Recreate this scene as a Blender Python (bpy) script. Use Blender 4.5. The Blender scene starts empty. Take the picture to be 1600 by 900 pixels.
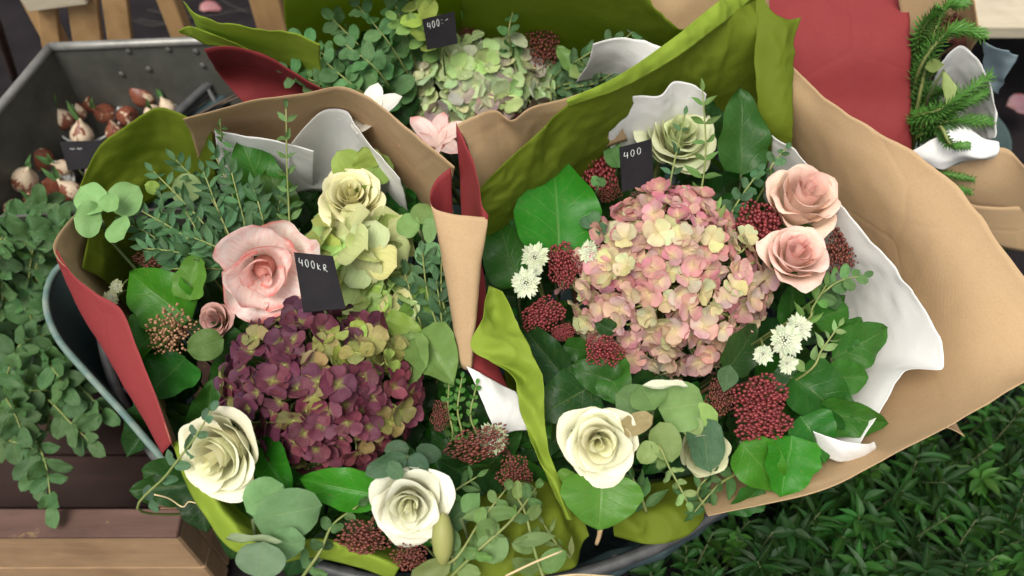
import bpy, bmesh, math, random
from mathutils import Vector, Matrix, noise

R = math.radians
rnd = random.Random(11)
scene = bpy.context.scene
COL = scene.collection

# ------------------------------------------------------------------ camera
PITCH = 35.0                       # degrees away from straight down
CAM = Vector((0, 0, 1.35))
F = 1385.0                         # focal length in pixels of a 1600 px wide picture
cam = bpy.data.cameras.new('camera'); cam_o = bpy.data.objects.new('camera', cam); COL.objects.link(cam_o)
cam_o.location = CAM; cam_o.rotation_euler = (R(PITCH), 0, 0)
cam.sensor_width = 36.0; cam.lens = 36.0 * F / 1600.0; cam.clip_start = 0.02; cam.clip_end = 200
cam.dof.use_dof = True; cam.dof.focus_distance = 0.92; cam.dof.aperture_fstop = 4.0
scene.camera = cam_o

# ------------------------------------------------------------------ light: shaded, softly overcast market
SUN_EL, SUN_AZ = 64.0, 208.0
w = bpy.data.worlds.new('World'); scene.world = w; w.use_nodes = True
wn = w.node_tree.nodes; wl = w.node_tree.links
sky = wn.new('ShaderNodeTexSky'); sky.sky_type = 'NISHITA'; sky.sun_disc = False
sky.sun_elevation = R(SUN_EL); sky.sun_rotation = R(SUN_AZ); sky.dust_density = 4.0; sky.ozone_density = 0.6
hs = wn.new('ShaderNodeHueSaturation'); hs.inputs['Saturation'].default_value = 0.08
wl.new(sky.outputs[0], hs.inputs['Color']); wl.new(hs.outputs[0], wn['Background'].inputs['Color'])
wn['Background'].inputs['Strength'].default_value = 0.105
sun = bpy.data.lights.new('sun', 'SUN'); sun.energy = 1.8; sun.angle = R(32); sun.color = (1.0, 0.93, 0.80)
sun_o = bpy.data.objects.new('sun', sun); COL.objects.link(sun_o)
az = R(SUN_AZ); el = R(SUN_EL)
to_sun = Vector((math.sin(az) * math.cos(el), math.cos(az) * math.cos(el), math.sin(el)))
sun_o.rotation_euler = to_sun.to_track_quat('Z', 'Y').to_euler()
vs = scene.view_settings
vs.view_transform = 'Standard'; vs.look = 'None'; vs.gamma = 1.0; vs.exposure = 0.7; vs.use_curve_mapping = False
scene.cycles.max_bounces = 6

# ------------------------------------------------------------------ measuring helpers
_c, _s = math.cos(R(PITCH)), math.sin(R(PITCH))
RIGHT = Vector((1, 0, 0)); UPS = Vector((0, _c, _s)); TOCAM = Vector((0, -_s, _c))
def ray(px, py):
    x = (px - 800) / F; y = -(py - 450) / F
    return Vector((x, y * _c + _s, y * _s - _c))
def P(px, py, z):                  # where the line of sight meets the level z
    d = ray(px, py); return CAM + d * ((z - CAM.z) / d.z)
def Q(px, py, y):                  # where it meets the upright plane at y
    d = ray(px, py); return CAM + d * ((y - CAM.y) / d.y)
def S(px, py, z):                  # metres in one pixel there
    d = ray(px, py); return ((z - CAM.z) / d.z) / F
def face(a=0.0, b=0.0):            # a direction leaning a to the right and b away, from facing the viewer
    return (TOCAM + RIGHT * a + UPS * b).normalized()
def nz(v, k=1.0): return noise.noise(Vector(v) * k)
def basis(z, xhint=None):
    z = z.normalized(); x = xhint if xhint is not None else RIGHT
    y = z.cross(x)
    if y.length < 1e-4: y = z.cross(Vector((0, 1, 0.01)))
    y.normalize(); x = y.cross(z)
    return Matrix(((x.x, y.x, z.x), (x.y, y.y, z.y), (x.z, y.z, z.z))).to_4x4()

# ------------------------------------------------------------------ objects
WM = {}
def thing(name, label, cat, loc, group=None):
    o = bpy.data.objects.new(name, None); COL.objects.link(o)
    o.empty_display_size = 0.02; o.location = loc
    o['label'] = label; o['category'] = cat
    if group: o['group'] = group
    WM[o.name] = Matrix.Translation(Vector(loc)); return o
def put(name, me, M=None, parent=None, color=None, mat=None):
    o = bpy.data.objects.new(name, me); COL.objects.link(o)
    M = M if M is not None else Matrix.Identity(4)
    if parent is not None:
        o.parent = parent; o.matrix_basis = WM[parent.name].inverted_safe() @ M
    else:
        o.matrix_basis = M
    WM[o.name] = M
    if color: o.color = (color[0], color[1], color[2], 1)
    if mat is not None and not me.materials: me.materials.append(mat)
    return o
def tag(o, label, cat, group=None):
    o['label'] = label; o['category'] = cat
    if group: o['group'] = group
    return o
def structure(o): o['kind'] = 'structure'; return o
def stuff(o): o['kind'] = 'stuff'; return o

def mesh_from(verts, faces, name, mat=None, smooth=True, uvs=None):
    me = bpy.data.meshes.new(name); me.from_pydata([tuple(v) for v in verts], [], faces); me.update()
    if uvs:
        ul = me.uv_layers.new(name='UVMap')
        lv = [0] * len(me.loops); me.loops.foreach_get('vertex_index', lv)
        flat = []
        for i in lv: flat += [uvs[i][0], uvs[i][1]]
        ul.data.foreach_set('uv', flat)
    if smooth: me.polygons.foreach_set('use_smooth', [True] * len(me.polygons))
    if mat: me.materials.append(mat)
    return me
def grid(fn, nu, nv, name, mat=None):
    vs_, uv, fs = [], [], []
    for j in range(nv + 1):
        for i in range(nu + 1):
            u, v = i / nu, j / nv
            vs_.append(fn(u, v)); uv.append((u, v))
    for j in range(nv):
        for i in range(nu):
            a = j * (nu + 1) + i
            fs.append((a, a + 1, a + nu + 2, a + nu + 1))
    return mesh_from(vs_, fs, name, mat, True, uv)
def crom(pts, t):
    n = len(pts) - 1
    if n == 0: return pts[0].copy()
    x = min(max(t, 0), 1) * n; i = min(int(x), n - 1); f = x - i
    p1, p2 = pts[i], pts[i + 1]
    p0 = pts[i - 1] if i > 0 else p1 * 2 - p2
    p3 = pts[i + 2] if i + 2 <= n else p2 * 2 - p1
    return 0.5 * ((2 * p1) + (p2 - p0) * f + (2 * p0 - 5 * p1 + 4 * p2 - p3) * f * f + (3 * p1 - p0 - 3 * p2 + p3) * f ** 3)
def tube_data(pts, r0, r1, seg=6, n=None, knots=None):
    n = n or max(4, len(pts) * 4); vs_, fs = [], []
    prev = None
    for k in range(n + 1):
        t = k / n; p = crom(pts, t)
        d = (crom(pts, min(1, t + 0.01)) - crom(pts, max(0, t - 0.01)))
        if d.length < 1e-9: d = Vector((0, 0, 1))
        d.normalize()
        x = prev if prev is not None else d.orthogonal()
        x = (x - d * x.dot(d))
        if x.length < 1e-6: x = d.orthogonal()
        x.normalize(); prev = x; y = d.cross(x)
        r = r0 + (r1 - r0) * t
        if knots: r *= knots(t)
        for s_ in range(seg):
            a = 2 * math.pi * s_ / seg
            vs_.append(p + (x * math.cos(a) + y * math.sin(a)) * r)
    for k in range(n):
        for s_ in range(seg):
            a = k * seg + s_; b = k * seg + (s_ + 1) % seg
            fs.append((a, b, b + seg, a + seg))
    fs.append(tuple(range(seg))[::-1]); fs.append(tuple(n * seg + i for i in range(seg)))
    return vs_, fs
def tube(pts, r0, r1=None, mat=None, seg=6, n=None, name='stem', knots=None):
    v, f = tube_data(pts, r0, r1 if r1 is not None else r0, seg, n, knots)
    return mesh_from(v, f, name, mat)
def join_data(parts):
    V, Fc = [], []
    for v, f in parts:
        o = len(V); V += list(v); Fc += [tuple(i + o for i in q) for q in f]
    return V, Fc
def box_mesh(sx, sy, sz, mat, bev=0.002, name='plank', wob=0.0, seed=0):
    bm = bmesh.new(); bmesh.ops.create_cube(bm, size=1)
    for v in bm.verts: v.co = Vector((v.co.x * sx, v.co.y * sy, v.co.z * sz))
    if bev: bmesh.ops.bevel(bm, geom=list(bm.edges), offset=bev, segments=1, affect='EDGES')
    if wob:
        for v in bm.verts: v.co += Vector((nz(v.co * 30 + Vector((seed, 0, 0))), nz(v.co * 30 + Vector((0, seed, 7))), nz(v.co * 30 + Vector((3, 0, seed))))) * wob
    me = bpy.data.meshes.new(name); bm.to_mesh(me); bm.free(); me.materials.append(mat); return me
def lathe(profile, seg, mat, name):
    vs_, fs = [], []
    for (r, z) in profile:
        for k in range(seg):
            a = 2 * math.pi * k / seg; vs_.append((r * math.cos(a), r * math.sin(a), z))
    for j in range(len(profile) - 1):
        for k in range(seg):
            a = j * seg + k; b = j * seg + (k + 1) % seg
            fs.append((a, b, b + seg, a + seg))
    return mesh_from(vs_, fs, name, mat)

# ------------------------------------------------------------------ materials
class NT:
    def __init__(s, name):
        s.m = bpy.data.materials.new(name); s.m.use_nodes = True
        s.n = s.m.node_tree.nodes; s.l = s.m.node_tree.links
        s.b = s.n['Principled BSDF']; s.out = s.n['Material Output']
    def node(s, t, **kw):
        x = s.n.new(t)
        for k, v in kw.items(): setattr(x, k, v)
        return x
    def link(s, a, b): s.l.new(a, b)
    def val(s, sock, v):
        if hasattr(v, 'is_output') or isinstance(v, bpy.types.NodeSocket): s.l.new(v, sock)
        else: sock.default_value = (*v, 1) if isinstance(v, tuple) and len(v) == 3 and sock.type == 'RGBA' else v
    def math(s, op, a, b=0.0, c=0.0, clamp=False):
        x = s.node('ShaderNodeMath', operation=op, use_clamp=clamp)
        s.val(x.inputs[0], a); s.val(x.inputs[1], b); s.val(x.inputs[2], c); return x.outputs[0]
    def mix(s, f, a, b, blend='MIX'):
        x = s.node('ShaderNodeMix', data_type='RGBA', blend_type=blend)
        s.val(x.inputs[0], f)
        for sock, v in ((x.inputs[6], a), (x.inputs[7], b)):
            if isinstance(v, tuple): sock.default_value = (v[0], v[1], v[2], 1)
            else: s.l.new(v, sock)
        return x.outputs[2]
    def noise(s, scale, detail=3, rough=0.55, vec=None):
        x = s.node('ShaderNodeTexNoise'); x.inputs['Scale'].default_value = scale
        x.inputs['Detail'].default_value = detail; x.inputs['Roughness'].default_value = rough
        if vec is not None: s.l.new(vec, x.inputs['Vector'])
        return x.outputs['Fac']
    def ramp(s, f, stops):
        x = s.node('ShaderNodeValToRGB'); e = x.color_ramp.elements
        e[0].position, e[1].position = stops[0][0], stops[-1][0]
        e[0].color = (*stops[0][1], 1); e[1].color = (*stops[-1][1], 1)
        for p, c in stops[1:-1]:
            k = e.new(p); k.color = (*c, 1)
        s.l.new(f, x.inputs[0]); return x.outputs[0]
    def rng(s, f, a, b, c, d):
        x = s.node('ShaderNodeMapRange'); s.val(x.inputs[0], f)
        for i, v in enumerate((a, b, c, d)): x.inputs[i + 1].default_value = v
        return x.outputs[0]
    def bump(s, h, strength, dist=0.001):
        x = s.node('ShaderNodeBump'); x.inputs['Strength'].default_value = strength; x.inputs['Distance'].default_value = dist
        s.l.new(h, x.inputs['Height']); s.l.new(x.outputs[0], s.b.inputs['Normal']); return x.outputs[0]
    def finish(s, col, rough=0.5, spec=0.5, trans=0.0, tcol=None, normal=None):
        s.val(s.b.inputs['Base Color'], col if not isinstance(col, tuple) else (*col, 1)); s.val(s.b.inputs['Roughness'], rough)
        s.b.inputs['Specular IOR Level'].default_value = spec
        if trans > 0:
            t = s.node('ShaderNodeBsdfTranslucent'); s.val(t.inputs['Color'], tcol if tcol is not None else col)
            if normal is not None: s.l.new(normal, t.inputs['Normal'])
            mx = s.node('ShaderNodeMixShader'); mx.inputs[0].default_value = trans
            s.l.new(s.b.outputs[0], mx.inputs[1]); s.l.new(t.outputs[0], mx.inputs[2]); s.l.new(mx.outputs[0], s.out.inputs['Surface'])
        return s.m
    def objcol(s): return s.node('ShaderNodeObjectInfo').outputs['Color']
    def objrand(s): return s.node('ShaderNodeObjectInfo').outputs['Random']
    def uv(s):
        x = s.node('ShaderNodeUVMap'); sp = s.node('ShaderNodeSeparateXYZ'); s.l.new(x.outputs[0], sp.inputs[0])
        return x.outputs[0], sp.outputs[0], sp.outputs[1]
    def obj(s): return s.node('ShaderNodeTexCoord').outputs['Object']
    def scalevec(s, vec, k):
        x = s.node('ShaderNodeVectorMath', operation='MULTIPLY'); s.l.new(vec, x.inputs[0]); x.inputs[1].default_value = k
        return x.outputs[0]

def leaf_mat(name, vein=0.35, side=0.5, nveins=7, rough=0.42, trans=0.28, spec=0.4, bloom=0.0):
    t = NT(name); vec, u, v = t.uv()
    off = t.node('ShaderNodeVectorMath', operation='ADD'); t.link(vec, off.inputs[0]); t.link(t.objrand(), off.inputs[1])
    base = t.objcol(); r = t.objrand()
    n1 = t.noise(3.0, 4, 0.6, off.outputs[0]); n2 = t.noise(22, 3, 0.6, off.outputs[0])
    col = t.mix(t.rng(n1, 0.3, 0.75, 0, 0.55), base, t.mix(1.0, base, (0.55, 0.62, 0.5), 'MULTIPLY'))
    col = t.mix(t.rng(n2, 0.5, 0.8, 0, 0.25), col, t.mix(0.5, base, (0.3, 0.36, 0.08)))
    au = t.math('ABSOLUTE', t.math('SUBTRACT', u, 0.5)); au2 = t.math('MULTIPLY', au, 2)
    mid = t.rng(au2, 0.0, 0.055, 1, 0)
    ph = t.math('SUBTRACT', t.math('MULTIPLY', v, nveins), t.math('MULTIPLY', t.math('POWER', au2, 0.8), 1.7))
    ph = t.math('ADD', ph, t.math('MULTIPLY', n1, 0.5))
    tri = t.math('ABSOLUTE', t.math('SUBTRACT', t.math('FRACT', ph), 0.5))
    sv = t.math('MULTIPLY', t.rng(tri, 0.0, 0.07, 1, 0), side)
    sv = t.math('MULTIPLY', sv, t.rng(au2, 0.75, 0.95, 1, 0))
    allv = t.math('MAXIMUM', mid, sv)
    lighter = t.mix(0.55, base, (0.36, 0.46, 0.16))
    col = t.mix(t.math('MULTIPLY', allv, vein), col, lighter)
    if bloom:
        col = t.mix(t.rng(t.noise(9, 4, 0.7, off.outputs[0]), 0.35, 0.7, 0, bloom), col, (0.42, 0.5, 0.42))
    sp_ = t.noise(14, 2, .5, off.outputs[0]); col = t.mix(t.rng(sp_, .70, .76, 0, .55), col, (0.16, 0.12, 0.03))
    hsv = t.node('ShaderNodeHueSaturation'); t.link(col, hsv.inputs['Color']); t.link(t.rng(r, 0, 1, 0.78, 1.2), hsv.inputs['Value'])
    t.link(t.rng(t.math('FRACT', t.math('MULTIPLY', r, 7.3)), 0, 1, 0.487, 0.512), hsv.inputs['Hue'])
    nb = t.bump(t.math('SUBTRACT', t.math('MULTIPLY', n2, 0.5), t.math('MULTIPLY', allv, 0.8)), 0.35, 0.0015)
    tc = t.mix(0.5, hsv.outputs[0], (0.25, 0.42, 0.03))
    return t.finish(hsv.outputs[0], t.rng(n1, 0.3, 0.7, rough - 0.08, rough + 0.12), spec, trans, tc, nb)
def petal_mat(name, basecol, edgecol, base_amt=0.8, edge_amt=0.5, rough=0.55, trans=0.3, streak=0.25, stop=0.5, speck=0.0):
    t = NT(name); vec, u, v = t.uv(); oc = t.objcol(); r = t.objrand()
    off = t.node('ShaderNodeVectorMath', operation='ADD'); t.link(vec, off.inputs[0]); t.link(r, off.inputs[1])
    n1 = t.noise(3.5, 4, 0.6, off.outputs[0])
    st = t.noise(1.0, 3, 0.6, t.scalevec(off.outputs[0], (26, 2.0, 1)))
    au2 = t.math('MULTIPLY', t.math('ABSOLUTE', t.math('SUBTRACT', u, 0.5)), 2)
    col = t.mix(t.math('MULTIPLY', t.rng(v, 0.0, stop, 1, 0), base_amt), oc, basecol)
    edge = t.math('MAXIMUM', t.rng(v, 0.80, 1.0, 0, 1), t.rng(au2, 0.84, 1.0, 0, 1))
    edge = t.math('MULTIPLY', edge, t.rng(n1, 0.35, 0.62, 0, edge_amt))
    col = t.mix(edge, col, edgecol)
    col = t.mix(t.math('MULTIPLY', t.rng(st, 0.45, 0.7, 0, 1), streak), col, t.mix(1.0, col, edgecol, 'MULTIPLY') if speck == 0 else edgecol)
    hsv = t.node('ShaderNodeHueSaturation'); t.link(col, hsv.inputs['Color']); t.link(t.rng(r, 0, 1, 0.86, 1.12), hsv.inputs['Value'])
    nb = t.bump(t.math('ADD', t.math('MULTIPLY', st, 0.7), n1), 0.25, 0.0015)
    return t.finish(hsv.outputs[0], rough, 0.3, trans, hsv.outputs[0], nb)
def plain_mat(name, c1, c2, scale=20, rough=0.6, spec=0.4, bump=0.2, bd=0.001, stretch=None, trans=0.0, metallic=0.0, detail=4, island=False):
    t = NT(name); vec = t.obj()
    if stretch: vec = t.scalevec(vec, stretch)
    n = t.noise(scale, detail, 0.6, vec)
    f = t.rng(n, 0.3, 0.7, 0, 1)
    if island:
        f = t.math('ADD', t.math('MULTIPLY', f, 0.3), t.math('MULTIPLY', t.node('ShaderNodeNewGeometry').outputs['Random Per Island'], 0.75), clamp=True)
    col = t.mix(f, c1, c2); nb = t.bump(n, bump, bd)
    t.b.inputs['Metallic'].default_value = metallic
    return t.finish(col, rough, spec, trans, None, nb)
def paper_mat(name, c1, c2, fibre=0.5, trans=0.12, rough=0.75, tcol=None, crinkle=0.4, rib=0.0, cs=14):
    t = NT(name); vec = t.obj()
    big = t.noise(7, 4, 0.6, vec); fine = t.noise(420, 2, 0.7, vec)
    fl = t.noise(60, 3, 0.7, t.scalevec(vec, (1, 1, 5)))
    cr = t.noise(cs, 4, 0.55, vec)
    if cs != 14:
        r1 = t.math('ABSOLUTE', t.math('SUBTRACT', t.noise(cs * 1.6, 2, .5, vec), .5)); r2 = t.math('ABSOLUTE', t.math('SUBTRACT', t.noise(cs * 4.2, 2, .5, t.scalevec(vec, (1, .6, 1.3))), .5))
        v1 = t.node('ShaderNodeTexVoronoi'); v1.inputs['Scale'].default_value = cs * 1.5; t.link(t.scalevec(vec, (1, .55, 1)), v1.inputs['Vector'])
        v2 = t.node('ShaderNodeTexVoronoi'); v2.inputs['Scale'].default_value = cs * 4; t.link(vec, v2.inputs['Vector'])
        cr = t.math('ADD', t.math('ADD', t.math('MULTIPLY', v1.outputs['Distance'], 1.1), t.math('MULTIPLY', v2.outputs['Distance'], .35)), t.math('ADD', t.math('MULTIPLY', r1, 1.2), t.math('MULTIPLY', r2, 0.8)))
    else:
        vd = t.node('ShaderNodeTexVoronoi', feature='DISTANCE_TO_EDGE'); vd.inputs['Scale'].default_value = 7.0; t.link(t.scalevec(vec, (1, .7, .9)), vd.inputs['Vector'])
        cr = t.math('ADD', t.math('MULTIPLY', cr, .55), t.math('MULTIPLY', t.rng(vd.outputs['Distance'], 0, .03, 0, 1), .18))
    col = t.mix(t.rng(big, 0.3, 0.7, 0, 1), c1, c2)
    dk = t.mix(1.0, col, (0.62, 0.55, 0.47), 'MULTIPLY')
    col = t.mix(t.math('MULTIPLY', t.rng(fine, 0.42, 0.8, 0, 1), fibre), col, dk)
    col = t.mix(t.math('MULTIPLY', t.rng(fl, 0.5, 0.85, 0, 1), fibre * 0.6), col, dk)
    h = t.math('ADD', t.math('MULTIPLY', cr, crinkle * 4), t.math('MULTIPLY', fine, 0.12))
    if rib:
        wv = t.node('ShaderNodeTexWave'); wv.inputs['Scale'].default_value = 160; wv.inputs['Distortion'].default_value = 1.5
        t.link(vec, wv.inputs['Vector']); h = t.math('ADD', h, t.math('MULTIPLY', wv.outputs['Fac'], rib))
    nb = t.bump(h, 0.5, 0.002)
    return t.finish(col, rough, 0.25, trans, tcol if tcol is not None else col, nb)
def wood_mat(name, c1, c2, stretch=(6, 60, 60), rough=0.75, wear=None):
    t = NT(name); vec = t.obj()
    n = t.noise(1.0, 6, 0.65, t.scalevec(vec, stretch)); b = t.noise(9, 4, 0.6, vec)
    col = t.mix(t.rng(n, 0.3, 0.72, 0, 1), c1, c2)
    col = t.mix(t.rng(b, 0.45, 0.75, 0, 0.55), col, t.mix(1.0, col, (0.45, 0.4, 0.38), 'MULTIPLY'))
    if wear: col = t.mix(t.rng(t.noise(26, 5, 0.7, vec), 0.60, 0.70, 0, .8), col, wear)
    nb = t.bump(n, 0.5, 0.002)
    return t.finish(col, rough, 0.3, 0, None, nb)

M = {}
M['salal'] = leaf_mat('broad_leaf_green', 0.24, 0.5, 6, 0.40, 0.30, 0.28)
M['euc'] = leaf_mat('eucalyptus_leaf', 0.3, 0.25, 9, 0.55, 0.25, 0.22, bloom=0.08)
M['stem'] = plain_mat('green_stem', (0.16, 0.22, 0.06), (0.24, 0.26, 0.09), 40, 0.6)
M['stem_dark'] = plain_mat('dark_stem', (0.05, 0.09, 0.03), (0.09, 0.1, 0.04), 40, 0.7)
M['white_rose'] = petal_mat('white_rose_petal', (0.76, 0.72, 0.36), (0.80, 0.74, 0.50), 0.6, 0.3, 0.55, 0.3, 0.08, 0.55)
M['pink_rose'] = petal_mat('peach_rose_petal', (0.82, 0.66, 0.42), (0.74, 0.30, 0.27), 0.6, 0.45, 0.55, 0.28, 0.10, 0.55)
M['amaryllis'] = petal_mat('amaryllis_petal', (0.62, 0.60, 0.36), (0.66, 0.10, 0.08), 0.2, 0.95, 0.45, 0.35, 0.32, 0.3, speck=1)
M['plum'] = petal_mat('plum_hydrangea_petal', (0.30, 0.36, 0.07), (0.14, 0.03, 0.06), 0.75, 0.4, 0.6, 0.25, 0.35, 0.33)
M['pink'] = petal_mat('pink_hydrangea_petal', (0.68, 0.58, 0.30), (0.62, 0.20, 0.24), 0.85, 0.55, 0.6, 0.3, 0.22, 0.6)
M['lime'] = petal_mat('green_hydrangea_petal', (0.50, 0.60, 0.22), (0.46, 0.32, 0.28), 0.5, 0.3, 0.6, 0.3, 0.25, 0.5)
M['eye_green'] = plain_mat('floret_eye', (0.35, 0.42, 0.14), (0.5, 0.42, 0.2), 60, 0.6)
M['skimmia'] = plain_mat('berry_bud_red', (0.11, 0.014, 0.019), (0.25, 0.036, 0.036), 200, 0.42, 0.5, 0.1, island=True)
M['skimmia_dark'] = plain_mat('berry_bud_dark', (0.075, 0.016, 0.013), (0.20, 0.055, 0.034), 200, 0.45, 0.5, 0.1, island=True)
M['skimmia_brown'] = plain_mat('berry_bud_brown', (0.22, 0.10, 0.05), (0.38, 0.22, 0.12), 200, 0.5, 0.4, 0.1, island=True)
M['skstem'] = plain_mat('berry_stalk', (0.14, 0.05, 0.035), (0.2, 0.12, 0.06), 60, 0.7)
M['astrantia'] = petal_mat('starflower_bract', (0.62, 0.68, 0.42), (0.45, 0.6, 0.3), 0.35, 0.4, 0.6, 0.3, 0.3, 0.5)
M['astr_c'] = plain_mat('starflower_floret', (0.62, 0.64, 0.5), (0.82, 0.82, 0.72), 300, 0.7, island=True)
M['kraft'] = paper_mat('kraft_paper', (0.50, 0.345, 0.20), (0.455, 0.31, 0.172), 0.24, 0.1, 0.78, rib=0.05)
M['red'] = paper_mat('red_paper_face', (0.245, 0.034, 0.036), (0.215, 0.028, 0.031), 0.25, 0.08, 0.72, rib=0.05)
M['olive'] = paper_mat('green_tissue', (0.20, 0.255, 0.022), (0.16, 0.215, 0.016), 0.12, 0.45, 0.7, (0.34, 0.45, 0.04), 0.32, cs=11)
M['lime_lit'] = paper_mat('lime_and_lit_tissue', (0.32, 0.43, 0.05), (0.26, 0.37, 0.04), 0.1, 0.4, 0.7, (0.42, 0.56, 0.07), 0.3, cs=11)  # lime tissue; also green tissue with its light painted into the colour
M['white_tissue'] = paper_mat('white_tissue', (0.86, 0.86, 0.84), (0.80, 0.80, 0.79), 0.05, 0.2, 0.65, None, 0.14, cs=13)
M['teal_sheet'] = paper_mat('grey_blue_film', (0.22, 0.30, 0.34), (0.28, 0.36, 0.4), 0.1, 0.35, 0.4, None, 0.6)
M['slate'] = plain_mat('black_card', (0.009, 0.008, 0.010), (0.016, 0.014, 0.017), 30, 0.7, 0.12, 0.1)
M['chalk'] = plain_mat('chalk_line', (0.2, 0.22, 0.2), (0.65, 0.67, 0.65), 600, 0.9, 0.1, 0.2)
M['zinc'] = plain_mat('zinc_tray', (0.055, 0.056, 0.048), (0.14, 0.14, 0.12), 11, 0.6, 0.4, 0.25, 0.002, None, 0, 0.25, 8)
M['zinc_rim'] = plain_mat('zinc_rim', (0.16, 0.16, 0.15), (0.32, 0.31, 0.29), 25, 0.5, 0.5, 0.2, 0.001, None, 0, 0.5, 6)
M['tub'] = plain_mat('dark_teal_paint', (0.035, 0.062, 0.062), (0.05, 0.085, 0.083), 12, 0.5, 0.4, 0.2)
M['tub_rim'] = plain_mat('worn_turquoise_rim', (0.06, 0.13, 0.125), (0.20, 0.25, 0.21), 40, 0.6, 0.4, 0.3, 0.001, None, 0, 0, 6)
M['cane'] = plain_mat('dark_cane', (0.035, 0.038, 0.042), (0.085, 0.085, 0.085), 50, 0.5, 0.5, 0.2)
M['weave'] = plain_mat('dark_weave', (0.02, 0.04, 0.045), (0.045, 0.07, 0.075), 40, 0.6, 0.4, 0.2)
M['crate'] = wood_mat('crate_wood', (0.42, 0.27, 0.15), (0.33, 0.21, 0.115))
M['crate_top'] = wood_mat('crate_worn_top', (0.13, 0.07, 0.055), (0.09, 0.05, 0.04), wear=(0.36, 0.27, 0.09))
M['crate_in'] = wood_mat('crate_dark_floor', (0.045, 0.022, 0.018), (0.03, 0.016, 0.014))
M['slat'] = wood_mat('pale_slat_wood', (0.42, 0.26, 0.12), (0.33, 0.2, 0.09), (40, 40, 5))
M['board'] = wood_mat('whitewashed_board', (0.50, 0.44, 0.33), (0.40, 0.35, 0.26), (5, 50, 50))
M['ground'] = plain_mat('dark_ground', (0.005, 0.004, 0.005), (0.016, 0.012, 0.014), 9, 0.9, 0.2, 0.8, 0.01, None, 0, 0, 8)
M['bulb'] = None
M['fir'] = plain_mat('fir_needle', (0.05, 0.16, 0.022), (0.11, 0.27, 0.05), 200, 0.5, 0.4, 0.1, island=True)
M['straw'] = plain_mat('straw', (0.55, 0.42, 0.22), (0.65, 0.52, 0.3), 60, 0.7)
M['twig'] = plain_mat('twig_bark', (0.05, 0.035, 0.03), (0.1, 0.07, 0.05), 60, 0.8)
t = NT('clear_cup'); t.b.inputs['Transmission Weight'].default_value = 0.25
M['cup'] = t.finish((0.62, 0.64, 0.63), 0.25, 0.5); t.b.inputs['IOR'].default_value = 1.15
def bulb_mat():
    t = NT('bulb_skin'); vec = t.obj(); sp = t.node('ShaderNodeSeparateXYZ'); t.link(vec, sp.inputs[0])
    off = t.node('ShaderNodeVectorMath', operation='ADD'); t.link(vec, off.inputs[0]); t.link(t.objrand(), off.inputs[1])
    n = t.noise(1.6, 4, 0.6, t.scalevec(off.outputs[0], (1.3, 1.3, 0.5)))
    st = t.noise(1.0, 3, 0.6, t.scalevec(off.outputs[0], (14, 14, 1.2)))
    cream = t.mix(t.rng(st, 0.3, 0.7, 0, 1), (0.68, 0.58, 0.42), (0.60, 0.44, 0.32))
    brown = t.mix(t.rng(st, 0.35, 0.65, 0, 1), (0.13, 0.035, 0.024), (0.24, 0.085, 0.045))
    f = t.math('ADD', n, t.rng(t.objrand(), 0, 1, -0.16, 0.16))
    col = t.mix(t.rng(f, 0.47, 0.51, 0, 1), cream, brown)
    nb = t.bump(st, 0.3, 0.001)
    return t.finish(col, 0.42, 0.45, 0, None, nb)
M['bulb'] = bulb_mat()

# ------------------------------------------------------------------ leaf and petal shapes (unit length along +Y, unit width)
def leaf_mesh(name, mat, prof, nu=6, nv=10, fold=0.10, curl=0.15, wave=0.04, wf=3.0, serr=0.0, seed=0, cup=0.0, twist=0.0):
    mx = max(prof(k / 60) for k in range(61))
    def fn(u, v):
        x = (u - 0.5) * prof(v) / mx; a = abs(u - 0.5) * 2
        if serr and 0.05 < v < 0.96: x *= 1 + serr * math.sin(v * 62) * a
        z = fold * abs(x) * 2 - curl * v * v + cup * (x * x * 4)
        z += wave * a * a * math.sin(v * wf * 2 * math.pi + seed * 1.7 + (1.6 if u > 0.5 else 0))
        z += 0.08 * nz((x * 2.0 + seed * 3.1, v * 2.2, seed)) + 0.025 * nz((x * 6 + seed, v * 7, seed * 2))
        z += twist * x * (v - 0.3)
        return Vector((x + 0.05 * v * v * nz((seed, 2.2, 1)), v, z))
    return grid(fn, nu, nv, name, mat)
ovate = lambda v: (max(v, 0) ** 0.45) * (max(1 - v, 0) ** 0.80)
cordate = lambda v: (max(v, 0) ** 0.33) * (max(1 - v, 0) ** 0.68)
roundish = lambda v: math.sqrt(max(0, 1 - (2 * v - 1) ** 2)) * (1 - 0.1 * v)
lance = lambda v: max(0, math.sin(math.pi * min(1, v ** 0.85))) ** 1.1
petal_p = lambda v: (max(v, 0) ** 0.6) * (max(0, 1 - v ** 3.0) ** 0.5)
LEAF = {}
def lset(key, n, fn): LEAF[key] = [fn(i) for i in range(n)]
lset('salal', 6, lambda i: leaf_mesh('broad_leaf', M['salal'], ovate if i % 2 else cordate, 8, 14, 0.10 + 0.07 * (i % 3), 0.12 + 0.09 * (i % 4), 0.055, 2.2 + 0.5 * (i % 3), 0.018, i, 0, 0.25 * (i % 3 - 1)))
lset('round', 5, lambda i: leaf_mesh('round_leaf', M['euc'], roundish, 6, 9, 0.06, 0.06 + 0.05 * (i % 3), 0.04, 1.7, 0, i + 10, 0, 0.3 * (i % 3 - 1)))
lset('lance', 5, lambda i: leaf_mesh('narrow_leaf', M['euc'], lance, 4, 8, 0.08, 0.08 + 0.08 * (i % 3), 0.01, 1.0, 0, i + 20, 0, 0.4 * (i % 3 - 1)))
lset('bush', 4, lambda i: leaf_mesh('leaflet', M['salal'], lance, 4, 6, 0.12, 0.1 + 0.1 * (i % 3), 0.02, 1.0, 0, i + 30))
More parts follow.
